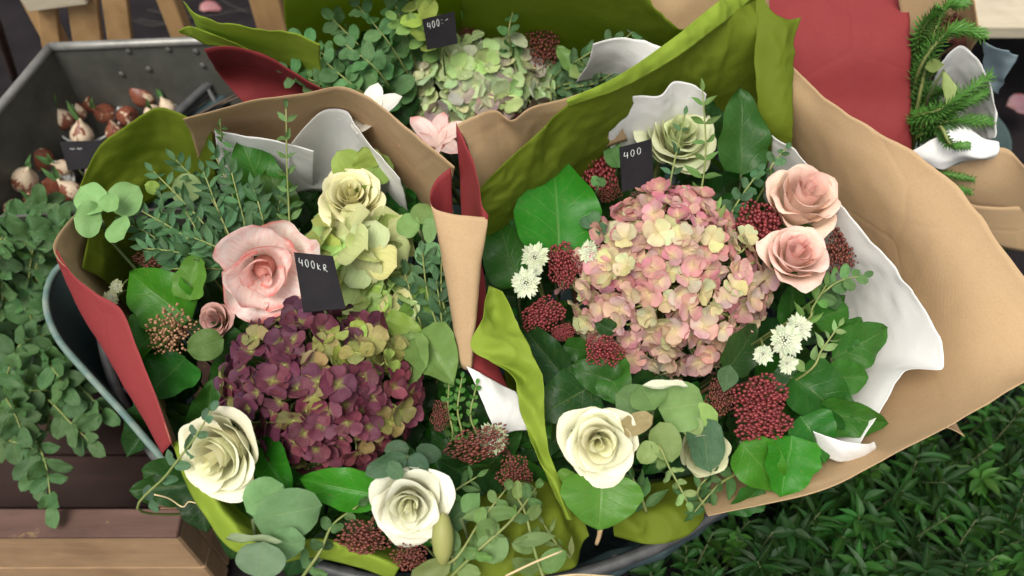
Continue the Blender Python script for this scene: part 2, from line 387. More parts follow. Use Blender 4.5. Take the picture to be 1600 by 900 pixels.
def hyd_petal(mat, i):
    return leaf_mesh('petal', mat, petal_p, 8, 8, 0.03, -0.10 + 0.12 * (i % 4), 0.07, 0.8 + 0.3 * (i % 3), 0, 40 + i, 0.06)
for k in ('plum', 'pink', 'lime'): lset('h_' + k, 7, lambda i, k=k: hyd_petal(M[k], i))
lset('lily', 3, lambda i: leaf_mesh('petal', M['amaryllis'], lambda v: (max(v, 0) ** 0.55) * (max(1 - v, 0) ** 0.5), 6, 10, 0.12, 0.35, 0.03, 1.2, 0, 60 + i))
lset('wlily', 3, lambda i: leaf_mesh('petal', M['white_rose'], lambda v: (max(v, 0) ** 0.55) * (max(1 - v, 0) ** 0.5), 6, 10, 0.14, 0.25, 0.03, 1.2, 0, 64 + i))
lset('bract', 2, lambda i: leaf_mesh('bract', M['astrantia'], lambda v: (max(v, 0) ** 0.5) * (max(1 - v, 0) ** 0.7), 2, 5, 0.15, -0.15, 0.0, 1.0, 0, 70 + i))
lset('sepal', 2, lambda i: leaf_mesh('sepal', M['salal'], lance, 2, 5, 0.1, 0.3, 0.0, 1.0, 0, 74 + i))

def vary(c, k=0.12):
    f = 1 + rnd.uniform(-k, k)
    return tuple(max(0.002, min(0.9, x * f * (1 + rnd.uniform(-k, k) * 0.4))) for x in c)
def leaf(parent, kind, base, tip, width, up=None, color=(0.05, 0.16, 0.03), variant=None, name=None, bulge=1.0):
    """a leaf from base to tip, its face turned towards `up`"""
    me = LEAF[kind][variant if variant is not None else rnd.randrange(len(LEAF[kind]))]
    y = tip - base; L = y.length; y.normalize()
    up = up if up is not None else TOCAM
    x = y.cross(up)
    if x.length < 1e-5: x = y.orthogonal()
    x.normalize(); z = x.cross(y)
    Mx = Matrix(((x.x * width, y.x * L, z.x * L * bulge, base.x), (x.y * width, y.y * L, z.y * L * bulge, base.y), (x.z * width, y.z * L, z.z * L * bulge, base.z), (0, 0, 0, 1)))
    return put(name or 'leaf', me, Mx, parent, color)

LAND = [('plum hydrangea', 492, 612), ('lime green hydrangea', 560, 400), ('white rose at the tub lip', 350, 705), ('white rose at the basket rim', 640, 786), ('cream yellow rose', 549, 304), ('large pale pink bloom', 410, 425), ('brownish bud spray', 262, 516), ('narrow leaved eucalyptus', 300, 330), ('paper cone', 720, 430), ('rusty berries', 790, 730), ('red paper band', 180, 480),
        ('pink hydrangea', 1050, 436), ('ivory white rose', 936, 690), ('cream green rose', 1058, 216), ('peach pink roses', 1245, 360), ('tall dark red berries', 934, 254), ('star flowers by the big leaf', 828, 422), ('star flower bunch', 1225, 535), ('crimson berries', 1190, 645), ('lime tissue ribbon', 820, 590), ('white tissue of the kraft wrap', 1400, 500), ('low cream rose', 1096, 702), ('berries under the star flowers', 850, 495),
        ('pale green hydrangea', 742, 130), ('round leaved eucalyptus', 540, 100), ('brown berries', 848, 68), ('pale lily', 585, 170), ('kraft paper crease', 860, 170)]
def near(px, py, fmt):
    return fmt % min(LAND, key=lambda l: (l[1] - px) ** 2 + (l[2] - py) ** 2)[0]
# palette
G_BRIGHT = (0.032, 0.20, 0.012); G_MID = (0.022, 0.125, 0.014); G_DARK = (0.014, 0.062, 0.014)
G_LIGHT = (0.12, 0.27, 0.035); E_BLUE = (0.055, 0.15, 0.060); E_MID = (0.085, 0.22, 0.065)
E_PALE = (0.21, 0.40, 0.14); E_LIME = (0.28, 0.39, 0.07); E_OLIVE = (0.20, 0.25, 0.08)

# bouquet feet (where the stems gather)
FOOT = {'plum': Vector((-0.20, 0.50, 0.14)), 'pink': Vector((0.12, 0.55, 0.14)), 'green': Vector((-0.04, 1.02, 0.14)), 'fir': Vector((0.72, 1.05, 0.12))}
def stalk(parent, top, b, r=0.0028, axis=None, mat=None):
    foot = FOOT[b] + Vector((rnd.uniform(-.03, .03), rnd.uniform(-.03, .03), 0))
    a = axis if axis is not None else Vector((0, 0, 1))
    p1 = top - a * 0.06
    put('stem', tube([top, p1, p1.lerp(foot, 0.5) + Vector((0, 0, -0.03)), foot], r, r * 1.2, mat or M['stem'], 5, 8), None, parent)

# ================================================================== SETTING
def ground_fn(u, v):
    x = -30 + 60 * u; y = -30 + 60 * v
    return Vector((x, y, 0.0))
structure(put('ground', grid(ground_fn, 40, 40, 'ground', M['ground'])))

def oriented_box(name, a, b, up, wid, thick, mat, parent, bev=0.002, wob=0.0012, seed=0):
    """a board from a to b; wid along the cross direction, thick along up"""
    d = b - a; L = d.length; d.normalize(); z = (up - d * up.dot(d)).normalized(); y = z.cross(d)
    me = box_mesh(L, wid, thick, mat, bev, name, wob, seed); c = (a + b) / 2
    Mx = Matrix(((d.x, y.x, z.x, c.x), (d.y, y.y, z.y, c.y), (d.z, y.z, z.z, c.z), (0, 0, 0, 1)))
    return put(name, me, Mx, parent)
Z = Vector((0, 0, 1))

# wooden crate, low at the left, eucalyptus standing in it
CZ = 0.24
cx1 = P(292, 776, CZ).x; cyf = P(120, 840, CZ).y; cx0 = cx1 - 0.62; cyb = cyf + 0.52
crate = thing('wooden_crate', 'worn brown wooden crate holding loose eucalyptus branches', 'crate', ((cx0 + cx1) / 2, (cyf + cyb) / 2, 0))
TH = 0.034
for i, (z0, z1) in enumerate(((0.012, 0.115), (0.12, CZ))):
    h = z1 - z0; zc = (z0 + z1) / 2
    m = M['crate']
    put('plank', box_mesh(cx1 - cx0, TH, h, m, 0.003, 'plank', 0.002, i), Matrix.Translation(((cx0 + cx1) / 2, cyf + TH / 2, zc)), crate)
    put('plank', box_mesh(cx1 - cx0, TH, h, m, 0.003, 'plank', 0.002, i + 5), Matrix.Translation(((cx0 + cx1) / 2, cyb - TH / 2, zc)), crate)
    for xx in (cx0 + TH / 2, cx1 - TH / 2):
        put('plank', box_mesh(TH - 0.004, cyb - cyf - 2 * TH - 0.002, h, m, 0.003, 'plank', 0.002, i + 9), Matrix.Translation((xx, (cyf + cyb) / 2, zc)), crate)
put('rim_board', box_mesh(cx1 - cx0 + 0.004, TH + 0.004, 0.008, M['crate_top'], 0.002, 'rim_board', 0.001, 3), Matrix.Translation(((cx0 + cx1) / 2, cyf + TH / 2, CZ + 0.0045)), crate)
put('rim_board', box_mesh(TH, cyb - cyf - TH - 0.004, 0.008, M['crate_top'], 0.002, 'rim_board', 0.001, 4), Matrix.Translation((cx1 - TH / 2, (cyf + cyb + TH) / 2 + 0.003, CZ + 0.0045)), crate)
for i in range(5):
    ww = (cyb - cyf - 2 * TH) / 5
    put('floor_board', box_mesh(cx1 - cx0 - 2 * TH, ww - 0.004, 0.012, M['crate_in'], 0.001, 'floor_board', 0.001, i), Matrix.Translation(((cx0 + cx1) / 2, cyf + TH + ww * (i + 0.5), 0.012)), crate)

# zinc tray of bulbs
TZ, TB = 0.50, 0.30
BL = P(80, 76, TZ); BR = P(470, 60, TZ); dl = (P(0, 172, TZ) - BL).normalized(); FL = BL + dl * 0.33; FR = BR + dl * 0.33
tray = thing('zinc_tray', 'dark riveted zinc tray filled with cups of flower bulbs', 'tray', ((BL + FR) / 2).xy.to_3d() + Vector((0, 0, TB)))
def wall(a, b, name):
    t_in = 0.004; h = TZ - TB
    return oriented_box(name, Vector((a.x, a.y, TB + h / 2)), Vector((b.x, b.y, TB + h / 2)), Z, t_in, h, M['zinc'], tray, 0.001, 0.001, 2)
wall(BL, BR, 'back_wall'); wall(BL + dl * 0.0015, FL, 'side_wall'); wall(BR + dl * 0.0015, FR, 'side_wall'); wall(FL, FR, 'front_wall')
tfl = mesh_from([Vector((p.x, p.y, TB + dz)) for dz in (-0.006, 0) for p in (BL, BR, FR, FL)], [(3, 2, 1, 0), (4, 5, 6, 7), (0, 1, 5, 4), (1, 2, 6, 5), (2, 3, 7, 6), (3, 0, 4, 7)], 'tray_floor', M['zinc'], False)
put('tray_floor', tfl, None, tray)
rimp = [BL, BR]; put('rim', tube([BL + Vector((0, 0, .003)), BR + Vector((0, 0, .003))], 0.0065, 0.0065, M['zinc_rim'], 8, 4, 'rim'), None, tray)
put('rim', tube([BL + Vector((0, 0, .003)), FL + Vector((0, 0, .003))], 0.0065, 0.0065, M['zinc_rim'], 8, 4, 'rim'), None, tray)
riv = lathe([(0.0001, 0.003), (0.003, 0.0026), (0.005, 0.001), (0.0055, 0.0)], 10, M['zinc'], 'rivet')
bd = (BR - BL).normalized()
for px, py in ((200, 83), (262, 83), (190, 118), (316, 110), (232, 112), (305, 88)):
    p = Q(px, py, BL.y); k = (p - BL).dot(bd); q = BL + bd * k + dl * 0.0025; q.z = p.z
    put('rivet', riv, Matrix.Translation(q) @ basis(dl), tray)
# stand below the tray
stand = thing('support_box', 'dark wooden box carrying the zinc tray', 'box', ((BL + FR) / 2).xy.to_3d())
sm = ((BL + FR) / 2).xy.to_3d()
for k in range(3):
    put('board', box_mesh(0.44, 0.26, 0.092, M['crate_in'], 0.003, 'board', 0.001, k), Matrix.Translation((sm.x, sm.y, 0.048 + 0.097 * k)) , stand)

# bulbs and cups
bulb_me = lathe([(0.001, -0.42), (0.22, -0.40), (0.42, -0.25), (0.5, 0.0), (0.46, 0.2), (0.33, 0.42), (0.18, 0.6), (0.09, 0.75), (0.05, 0.86), (0.001, 0.88)], 16, M['bulb'], 'bulb')
CUPS = [((140, 188, .385), 0.045, 'pale plastic cup of bulbs in the back corner of the zinc tray'),
        ((62, 290, .385), 0.046, 'pale plastic cup of bulbs at the front of the zinc tray by the crate'),
        ((232, 168, .385), 0.040, 'pale plastic cup of bulbs beside the red paper in the zinc tray')]
for (px, py, z), r, lab in CUPS:
    c = P(px, py, z); c.z = TB
    h = 0.085
    prof = [(0.001, 0.001), (r * 0.78, 0.001), (r * 0.8, 0.004), (r, h), (r + 0.003, h + 0.001), (r + 0.003, h - 0.003), (r - 0.0015, h - 0.003), (r * 0.8 - 0.0015, 0.006), (0.001, 0.004)]
    o = put('bulb_cup', lathe(prof, 28, M['cup'], 'bulb_cup'), Matrix.Translation(c)); tag(o, lab, 'cup', 'cups in the bulb tray')
BULBS = [  # px, py, size px, tilt, category of place
    (100, 188, 44), (142, 160, 46), (165, 178, 44), (128, 212, 48), (180, 208, 40), (122, 176, 38),
    (225, 150, 52), (200, 182, 46), (262, 170, 36), (240, 178, 40), (330, 158, 34),
    (64, 250, 56), (38, 282, 56), (86, 290, 46), (112, 300, 46), (100, 262, 36), (22, 328, 44), (70, 320, 48), (150, 275, 46), (52, 312, 40)]
for i, (px, py, s_) in enumerate(BULBS):
    z = TB + 0.085 if i % 3 else TB + 0.1
    if i in (10, 18): z = TB + 0.04
    c = P(px, py, z); r = s_ * S(px, py, z) * 0.74
    ax = (Z + Vector((rnd.uniform(-.7, .7), rnd.uniform(-.7, .5), 0))).normalized()
    if i < 6: lab = 'brown and cream flower bulb heaped in the back corner cup of the tray'; g = 'bulbs in the back corner cup'
    elif i < 11: lab = 'sprouting brown flower bulb in the tray beside the red paper'; g = 'bulbs beside the red paper'
    else: lab = 'plump flower bulb heaped at the front of the zinc tray by the crate'; g = 'bulbs at the front of the tray'
    b = thing('flower_bulb', lab, 'bulb', c, g)
    MB = Matrix.Translation(c) @ basis(ax, Vector((math.cos(i), math.sin(i), 0))) @ Matrix.Diagonal((r, r, r * 1.02, 1))
    put('skin', bulb_me, MB, b)
    if i % 3 != 1:
        tip = c + ax * r * 0.82
        for k in range(2):
            d = (ax + Vector((rnd.uniform(-.5, .5), rnd.uniform(-.3, .5), 0.3))).normalized()
            leaf(b, 'lance', tip - ax * 0.004, tip + d * rnd.uniform(0.015, 0.035), 0.008, TOCAM, (0.09, 0.2, 0.06), name='sprout')

# slatted pale crate behind the tray
YS = BL.y + 0.16
sl = thing('slatted_crate', 'pale orange wooden slat crate behind the zinc tray', 'crate', (Q(130, 40, YS).x, YS, 0))
for (xa, xb, ya, yb) in ((62, 88, -40, 110), (112, 152, -40, 110), (166, 200, -40, 110)):
    a = Q((xa + xb) / 2 - 8, ya, YS); b = Q((xa + xb) / 2 + 12, yb, YS)
    oriented_box('slat', b, a, Vector((0, -1, 0)), (xb - xa) * S(130, 40, 0.3) * 1.0, 0.012, M['slat'], sl)
a = Q(38, 2, YS - 0.018); b = Q(132, -10, YS - 0.018); oriented_box('rail', a, b, Vector((0, -1, 0)), 0.03, 0.018, M['board'], sl)
fl = Q(62, 110, YS).z
for xx in (a.x - 0.02, a.x + 0.2):
    put('leg', box_mesh(0.03, 0.03, 0.5, M['slat'], 0.002, 'leg'), Matrix.Translation((xx, YS + 0.04, 0.25)), sl)
# wooden post seen between the green tissue
po = put('wooden_post', box_mesh(0.055, 0.04, 0.62, M['slat'], 0.003, 'wooden_post', 0.002, 4), Matrix.Translation((Q(424, 20, 1.33).x, 1.33, 0.31)))
tag(po, 'short brown wooden post standing behind the green hydrangea bouquet', 'post')
# whitewashed boards behind the fir bouquet
bd_t = thing('board_bench', 'whitewashed board bench behind the fir bouquet', 'bench', (1.05, 1.62, 0))
for k in range(5):
    put('plank', box_mesh(0.9, 0.118, 0.03, M['board'], 0.003, 'plank', 0.002, k), Matrix.Translation((1.02, 1.36 + 0.124 * k, 0.30)), bd_t)
for xx in (0.64, 1.40):
    for yy in (1.34, 1.82):
        put('leg', box_mesh(0.05, 0.05, 0.283, M['crate_in'], 0.003, 'leg'), Matrix.Translation((xx, yy, 0.1425)), bd_t)
# pinkish litter in the dark
pk = P(1572, 165, 0.1); 
o = put('fallen_petal', LEAF['lily'][0], Matrix.Translation(pk) @ basis(face(0.2, 0.4)) @ Matrix.Rotation(-1.4, 4, 'Z') @ Matrix.Diagonal((0.05, 0.09, 0.09, 1)), None, (0.35, 0.22, 0.26)); tag(o, 'dull pink fallen petal lying on the dark ground by the bench', 'petal')
o = put('fallen_petal', LEAF['lily'][1], Matrix.Translation(P(312, 14, 0.02)) @ basis(face(0.2, 0.4)) @ Matrix.Rotation(-1.1, 4, 'Z') @ Matrix.Diagonal((0.03, 0.05, 0.05, 1)), None, (0.6, 0.3, 0.32)); tag(o, 'pink fallen petal on the ground beside the wooden post', 'petal')
for k, pts in enumerate((((230, 15), (300, 26), (400, 12)), ((215, 30), (290, 40), (380, 36)), ((345, 0), (390, 20), (415, 10)), ((180, 20), (240, 40), (290, 22)))):
    o = put('loose_wire', tube([P(x, y, 0.012 + 0.02 * rnd.random()) for x, y in pts], 0.0007, 0.0005, M['zinc'], 5, 10, 'loose_wire')); tag(o, 'thin pale wire lying on the dark ground behind the tray', 'wire', 'loose wires behind the tray')
# leaning stick at the far left
o = put('leaning_stake', tube([P(-8, 30, 0.5), P(24, 125, 0.28)], 0.008, 0.007, M['crate_in'], 8, 6, 'leaning_stake')); tag(o, 'dark leaning stake beside the zinc tray corner', 'stake')
for k, (a, b) in enumerate((((268, 205), (372, 146)), ((300, 185), (378, 150)))):
    o = put('twig', tube([P(*a, 0.45), P((a[0] + b[0]) / 2, (a[1] + b[1]) / 2 - 2, 0.46), P(*b, 0.47)], 0.0022, 0.0015, M['twig'], 6, 6, 'twig')); tag(o, 'dark twig lying across the tray edge below the red paper', 'twig', 'twigs at the tray edge')

# ------------------------------------------------------------------ containers
# dark teal tub, worn turquoise lip, under the plum bouquet
RZ = 0.47
rim_px = [(150, 396), (112, 406), (86, 426), (73, 460), (76, 495), (95, 535), (135, 582), (195, 648), (250, 712), (290, 754), (340, 770), (420, 735), (500, 640), (520, 560), (480, 470), (400, 410), (260, 388)]
rim3 = [P(x, y, RZ) for x, y in rim_px]
cen = sum(rim3, Vector()) / len(rim3)
N = 72
loop = [crom(rim3 + [rim3[0]], k / N) for k in range(N)]
tub = thing('metal_tub', 'dark teal metal tub with worn turquoise lip under the plum hydrangea bouquet', 'tub', (cen.x, cen.y, 0))
def ring(f, z, inset=0.0):
    out = []
    for p in loop:
        d = Vector((p.x - cen.x, p.y - cen.y, 0)); L = d.length
        d = d * ((L * f - inset) / L); out.append(Vector((cen.x + d.x + 0.10 * (1 - f), cen.y + d.y, z)))
    return out
def loft_rings(rs, mat, name, caps=True):
    V = [v for r in rs for v in r]; n = len(rs[0]); Fc = []
    for j in range(len(rs) - 1):
        for k in range(n):
            Fc.append((j * n + k, j * n + (k + 1) % n, (j + 1) * n + (k + 1) % n, (j + 1) * n + k))
    if caps: Fc.append(tuple((len(rs) - 1) * n + k for k in range(n)))
    return mesh_from(V, Fc, name, mat)
put('shell', loft_rings([ring(1, RZ), ring(0.96, RZ - .06), ring(.86, RZ - .2), ring(.7, 0.01), ring(.69, 0.012), ring(.85, RZ - .2, .003), ring(.95, RZ - .06, .003), ring(1, RZ - .001, .004)], M['tub'], 'shell', False), None, tub)
put('tub_floor', loft_rings([ring(.7, .02, .004), ring(.2, .02)], M['tub'], 'tub_floor'), None, tub)
rl = [Vector((p.x, p.y, RZ + 0.001)) for p in loop]; rl.append(rl[0])
v_, f_ = tube_data(rl, 0.0042, 0.0042, 8, 90); put('lip', mesh_from(v_, f_, 'lip', M['tub_rim']), None, tub)

# round dark basket with a jointed cane rim, under the pink bouquet
BZ = 0.42
pa, pb, pc = P(500, 884, BZ), P(830, 912, BZ), P(1112, 804, BZ)
def circ(a, b, c):
    ax, ay, bx, by, cx_, cy_ = a.x, a.y, b.x, b.y, c.x, c.y
    d = 2 * (ax * (by - cy_) + bx * (cy_ - ay) + cx_ * (ay - by))
    ux = ((ax ** 2 + ay ** 2) * (by - cy_) + (bx ** 2 + by ** 2) * (cy_ - ay) + (cx_ ** 2 + cy_ ** 2) * (ay - by)) / d
    uy = ((ax ** 2 + ay ** 2) * (cx_ - bx) + (bx ** 2 + by ** 2) * (ax - cx_) + (cx_ ** 2 + cy_ ** 2) * (bx - ax)) / d
    return Vector((ux, uy, a.z)), math.hypot(ax - ux, ay - uy)
bc, br = circ(pa, pb, pc)
basket = thing('round_basket', 'round dark woven basket with jointed cane rim under the pink hydrangea bouquet', 'basket', (bc.x, bc.y, 0))
rp = [bc + Vector((br * math.cos(2 * math.pi * k / 48), br * math.sin(2 * math.pi * k / 48), 0)) for k in range(49)]
kn = lambda t: 1 + 0.28 * max(0, 1 - abs(((t * 19) % 1) - 0.5) * 26)
put('cane_rim', tube(rp, 0.0068, 0.0068, M['cane'], 8, 300, 'cane_rim', kn), None, basket)
rp2 = [p + Vector((0, 0, -0.012)) for p in rp]
put('cane_hoop', tube(rp2, 0.005, 0.005, M['cane'], 6, 120, 'cane_hoop'), None, basket)
for j in range(14):
    z = BZ - 0.03 - j * 0.028; rr = br * (0.985 - 0.016 * j)
    pts = [Vector((bc.x + (rr + 0.004 * (1 if k % 2 else -1) * (1 if j % 2 else -1)) * math.cos(2 * math.pi * k / 56), bc.y + (rr + 0.004 * (1 if k % 2 else -1) * (1 if j % 2 else -1)) * math.sin(2 * math.pi * k / 56), z)) for k in range(57)]
    put('strand', tube(pts, 0.012, 0.012, M['weave'], 5, 112, 'strand'), None, basket)
for k in range(28):
    a = 2 * math.pi * (k + .5) / 28; d = Vector((math.cos(a), math.sin(a), 0))
    put('stake', tube([bc + d * br * 0.99, Vector((bc.x, bc.y, 0.01)) + d * br * 0.76], 0.004, 0.004, M['cane'], 5, 3, 'stake'), None, basket)
put('basket_base', lathe([(0.001, 0.02), (br * .78, 0.02), (br * .78, 0.008), (0.001, 0.008)], 40, M['weave'], 'basket_base'), Matrix.Translation((bc.x, bc.y, 0)), basket)
# plain dark buckets that carry the rear bouquets
for key, nm, lab, rr in (('green', 'dark_bucket', 'dark bucket hidden under the green hydrangea bouquet', 0.11), ('fir', 'dark_bucket', 'dark bucket under the fir and berry bouquet', 0.10)):
    f = FOOT[key]; o = put(nm, lathe([(0.001, 0.01), (rr * .8, 0.01), (rr * .8, 0.0), (rr, 0.30), (rr - .004, 0.30), (rr * .8 - .004, 0.016), (0.001, 0.016)][1:], 32, M['tub'], nm), Matrix.Translation((f.x, f.y, 0))); tag(o, lab, 'bucket')

# ================================================================== WRAPPING PAPERS
def sheet(parent, name, rows, front, back=None, nu=40, nv=14, wrinkle=0.003, ws=9.0, thick=0.0004, seed=0, edge=0.0010, orient=True, pleat=0.0, pf=5):
    tissue = front in (M['olive'], M['lime_lit'], M['white_tissue'], M['teal_sheet'])
    """a sheet lofted through rows of points (px, py, height)"""
    R3 = [[P(*p) for p in r] for r in rows]; wr = wrinkle * (.7 if front is M['white_tissue'] else 1.5)
    def fn(u, v):
        p = crom([crom(r, u) for r in R3], v)
        k = Vector((seed * 1.3, seed * 0.7, seed))
        d = wrinkle * 0.8 * nz(p * ws + k)
        if tissue:
            q = Vector((p.x * 1.0 + p.y * .4, p.y * .6, p.z * .5))
            d = d * .4 + wr * 1.2 * (0.3 - abs(nz(q * 26 - k))) + wr * 0.7 * (0.3 - abs(nz(p * 47 + k))) + wr * 1.1 * (0.3 - abs(nz(p * 13 + k)))
        else:
            d += wrinkle * 1.0 * (0.35 - abs(nz(p * ws * 1.3 - k))) + wrinkle * .45 * (0.3 - abs(nz(p * 24 + k)))
        e = edge * nz(p * 60 + k)
        d += pleat * .6 * math.sin(u * pf * 3.6 + 9 * nz(p * 7 + k) + 2 * v) * (.35 + .9 * abs(nz(p * 11 - k)))
        return p + Vector((d * 0.5 + e, -d * 0.5, d + e))
    me = grid(fn, int(nu * (1.7 if tissue else 1.2)), int(nv * (1.7 if tissue else 1.2)), name, front)
    if orient:
        av = Vector()
        for pl_ in me.polygons: av += pl_.normal * pl_.area
        if av.dot(TOCAM) < 0: me.flip_normals()
    o = put(name, me, None, parent)
    me.materials.append(back or front); me.materials.append(front)
    md = o.modifiers.new('paper', 'SOLIDIFY'); md.thickness = thick; md.offset = -1; md.material_offset = 1; md.material_offset_rim = 2
    return o
def wrap(label, loc): return thing('paper_wrap', label, 'wrapping paper', loc, None)

# --- plum bouquet (left)
wA = wrap('kraft and red wrapping paper with green and white tissue around the plum hydrangea bouquet', FOOT['plum'])
sheet(wA, 'kraft_sheet', [[(285, 188, .69), (330, 176, .70), (400, 158, .71), (480, 146, .72), (530, 136, .725), (570, 150, .72), (620, 188, .715), (668, 228, .71), (709, 262, .70)],
                          [(300, 215, .63), (345, 205, .63), (410, 196, .63), (480, 195, .63), (535, 195, .63), (590, 215, .63), (640, 255, .63), (680, 285, .63), (704, 300, .64)],
                          [(320, 290, .5), (360, 290, .5), (420, 290, .5), (480, 290, .5), (540, 290, .5), (600, 310, .5), (650, 340, .5), (690, 360, .52), (712, 370, .55)]], M['kraft'], M['red'], 60, 18, 0.006, 7, seed=1)
sheet(wA, 'white_tissue', [[(335, 205, .655), (380, 212, .655), (440, 222, .655), (490, 236, .65)], [(340, 240, .6), (390, 245, .6), (440, 250, .6), (490, 262, .6)], [(345, 300, .52), (390, 300, .52), (440, 300, .52), (490, 300, .52)]], M['white_tissue'], seed=2)
sheet(wA, 'white_tissue', [[(455, 225, .655), (480, 195, .665), (506, 173, .67), (540, 174, .67), (556, 198, .665), (578, 226, .655), (625, 280, .645)], [(450, 250, .61), (480, 235, .61), (510, 222, .61), (540, 222, .61), (565, 236, .61), (590, 258, .61), (630, 300, .61)], [(450, 310, .53), (480, 300, .53), (510, 300, .53), (540, 300, .53), (570, 310, .53), (600, 320, .53), (640, 340, .53)]], M['white_tissue'], seed=3)
sheet(wA, 'green_tissue', [[(122, 300, .58), (150, 238, .61), (196, 200, .635), (244, 172, .65), (290, 184, .645), (330, 204, .635)], [(128, 330, .56), (165, 285, .57), (210, 250, .58), (252, 225, .59), (296, 232, .59), (334, 245, .59)], [(150, 380, .5), (190, 340, .5), (230, 320, .5), (265, 305, .5), (300, 305, .5), (338, 305, .5)]], M['olive'], None, 36, 14, 0.006, 12, seed=4)
sheet(wA, 'green_tissue', [[(128, 420, .57), (150, 330, .58), (190, 300, .58)], [(165, 440, .53), (180, 390, .53), (215, 350, .53)], [(215, 500, .42), (235, 450, .42), (270, 400, .42)]], M['olive'], None, 24, 12, 0.005, 12, seed=5)
# left flank: kraft inside, red outside turned out over the tub
sheet(wA, 'kraft_sheet', [[(158, 296, .60), (118, 335, .61), (84, 384, .61), (110, 425, .605), (150, 458, .6), (188, 482, .595), (214, 545, .58), (244, 620, .565), (266, 690, .55)],
                          [(165, 330, .56), (142, 360, .56), (128, 400, .56), (140, 440, .55), (172, 480, .54), (204, 520, .53), (228, 580, .52), (255, 640, .51), (280, 710, .5)],
                          [(210, 400, .44), (200, 420, .44), (195, 450, .44), (205, 490, .43), (225, 530, .42), (250, 570, .41), (272, 620, .4), (290, 680, .39), (310, 730, .38)]], M['kraft'], M['red'], 48, 14, 0.003, 8, seed=6, orient=False)
sheet(wA, 'red_band', [[(87, 389, .613), (114, 430, .609), (151, 459, .602), (189, 484, .597), (215, 547, .582), (245, 622, .567), (268, 692, .552)],
                         [(90, 410, .585), (112, 460, .575), (138, 505, .565), (165, 545, .555), (194, 600, .545), (226, 655, .535), (254, 710, .525)],
                         [(110, 420, .54), (125, 480, .53), (150, 525, .52), (178, 570, .51), (205, 615, .5), (235, 665, .49), (262, 716, .48)]], M['red'], M['kraft'], 40, 12, 0.002, 8, seed=7)
# rolled paper cone between the two bouquets
sheet(wA, 'paper_cone', [[(704, 262, .702), (684, 278, .70), (673, 300, .695), (676, 322, .69), (698, 333, .69), (730, 338, .69), (762, 338, .688), (752, 318, .70), (744, 270, .71), (728, 224, .715), (712, 192, .72)],
                         [(712, 400, .62), (702, 410, .62), (694, 420, .63), (698, 430, .64), (712, 436, .645), (730, 440, .645), (748, 440, .64), (746, 430, .62), (742, 410, .61), (732, 400, .6), (724, 395, .6)],
                         [(724, 560, .55), (720, 562, .55), (718, 566, .555), (720, 572, .56), (724, 576, .56), (730, 578, .56), (736, 578, .56), (738, 574, .55), (738, 566, .54), (734, 562, .54), (730, 560, .54)]], M['red'], M['kraft'], 70, 24, 0.0015, 8, seed=8, orient=False)
sheet(wA, 'red_flap', [[(738, 420, .61), (748, 400, .6), (756, 440, .58)], [(732, 520, .57), (752, 520, .56), (768, 540, .54)], [(728, 572, .56), (764, 590, .545), (800, 618, .52)], [(760, 610, .5), (790, 630, .49), (815, 655, .48)]], M['red'], None, 18, 24, 0.003, 9, seed=9)
sheet(wA, 'white_tissue', [[(728, 572, .565), (765, 592, .55), (806, 612, .53)], [(745, 610, .55), (782, 622, .54), (818, 640, .525)], [(764, 650, .535), (790, 655, .525), (822, 662, .515)], [(776, 684, .52), (800, 674, .515), (826, 672, .505)]], M['white_tissue'], None, 20, 20, 0.004, 11, seed=10)
# tissue low at the front; lime strips are green tissue with light painted in
sheet(wA, 'green_tissue', [[(268, 690, .53), (292, 760, .52), (325, 815, .515), (360, 858, .51), (420, 880, .50)], [(292, 690, .545), (318, 750, .54), (350, 800, .535), (390, 840, .53), (440, 866, .52)], [(318, 712, .5), (345, 760, .495), (380, 800, .49), (420, 830, .48), (460, 850, .48)]], M['lime_lit'], None, 40, 14, 0.004, 14, seed=11, pleat=.004, pf=3)
sheet(wA, 'green_tissue', [[(430, 880, .505), (490, 872, .51), (550, 884, .50), (610, 905, .49)], [(440, 850, .525), (500, 842, .53), (560, 858, .525), (625, 884, .51)], [(470, 850, .47), (520, 846, .47), (580, 850, .47), (640, 860, .47)]], M['lime_lit'], None, 40, 14, 0.004, 14, seed=12, pleat=.005, pf=4)
sheet(wA, 'green_tissue', [[(690, 905, .50), (760, 905, .51), (840, 900, .51), (895, 880, .50), (914, 836, .49)], [(690, 850, .52), (760, 840, .525), (820, 820, .525), (870, 800, .52), (900, 790, .5)], [(700, 790, .48), (760, 770, .48), (810, 750, .48), (850, 740, .48), (878, 740, .48)]], M['olive'], None, 50, 16, 0.005, 12, seed=13, pleat=.008, pf=7)

# --- pink bouquet (right)
wB = wrap('kraft wrapping paper flaring wide with green and white tissue around the pink hydrangea bouquet', FOOT['pink'])
sheet(wB, 'kraft_sheet', [[(1228, 96, .66), (1300, 158, .655), (1370, 205, .65), (1440, 248, .645), (1520, 318, .635), (1596, 416, .62), (1690, 548, .60), (1596, 600, .585), (1510, 648, .57), (1400, 706, .56), (1290, 764, .55), (1200, 788, .54), (1108, 806, .53)],
                          [(1226, 160, .62), (1280, 215, .60), (1335, 268, .59), (1395, 330, .58), (1450, 395, .57), (1490, 465, .56), (1515, 540, .55), (1480, 610, .54), (1410, 668, .535), (1330, 710, .53), (1250, 745, .525), (1175, 770, .52), (1100, 792, .515)],
                          [(1215, 250, .5), (1250, 300, .48), (1290, 350, .47), (1330, 400, .46), (1360, 440, .46), (1375, 490, .455), (1375, 540, .45), (1350, 590, .45), (1300, 640, .45), (1240, 680, .45), (1190, 710, .45), (1130, 730, .45), (1080, 740, .45)]], M['kraft'], M['red'], 90, 22, 0.006, 5.5, seed=14)
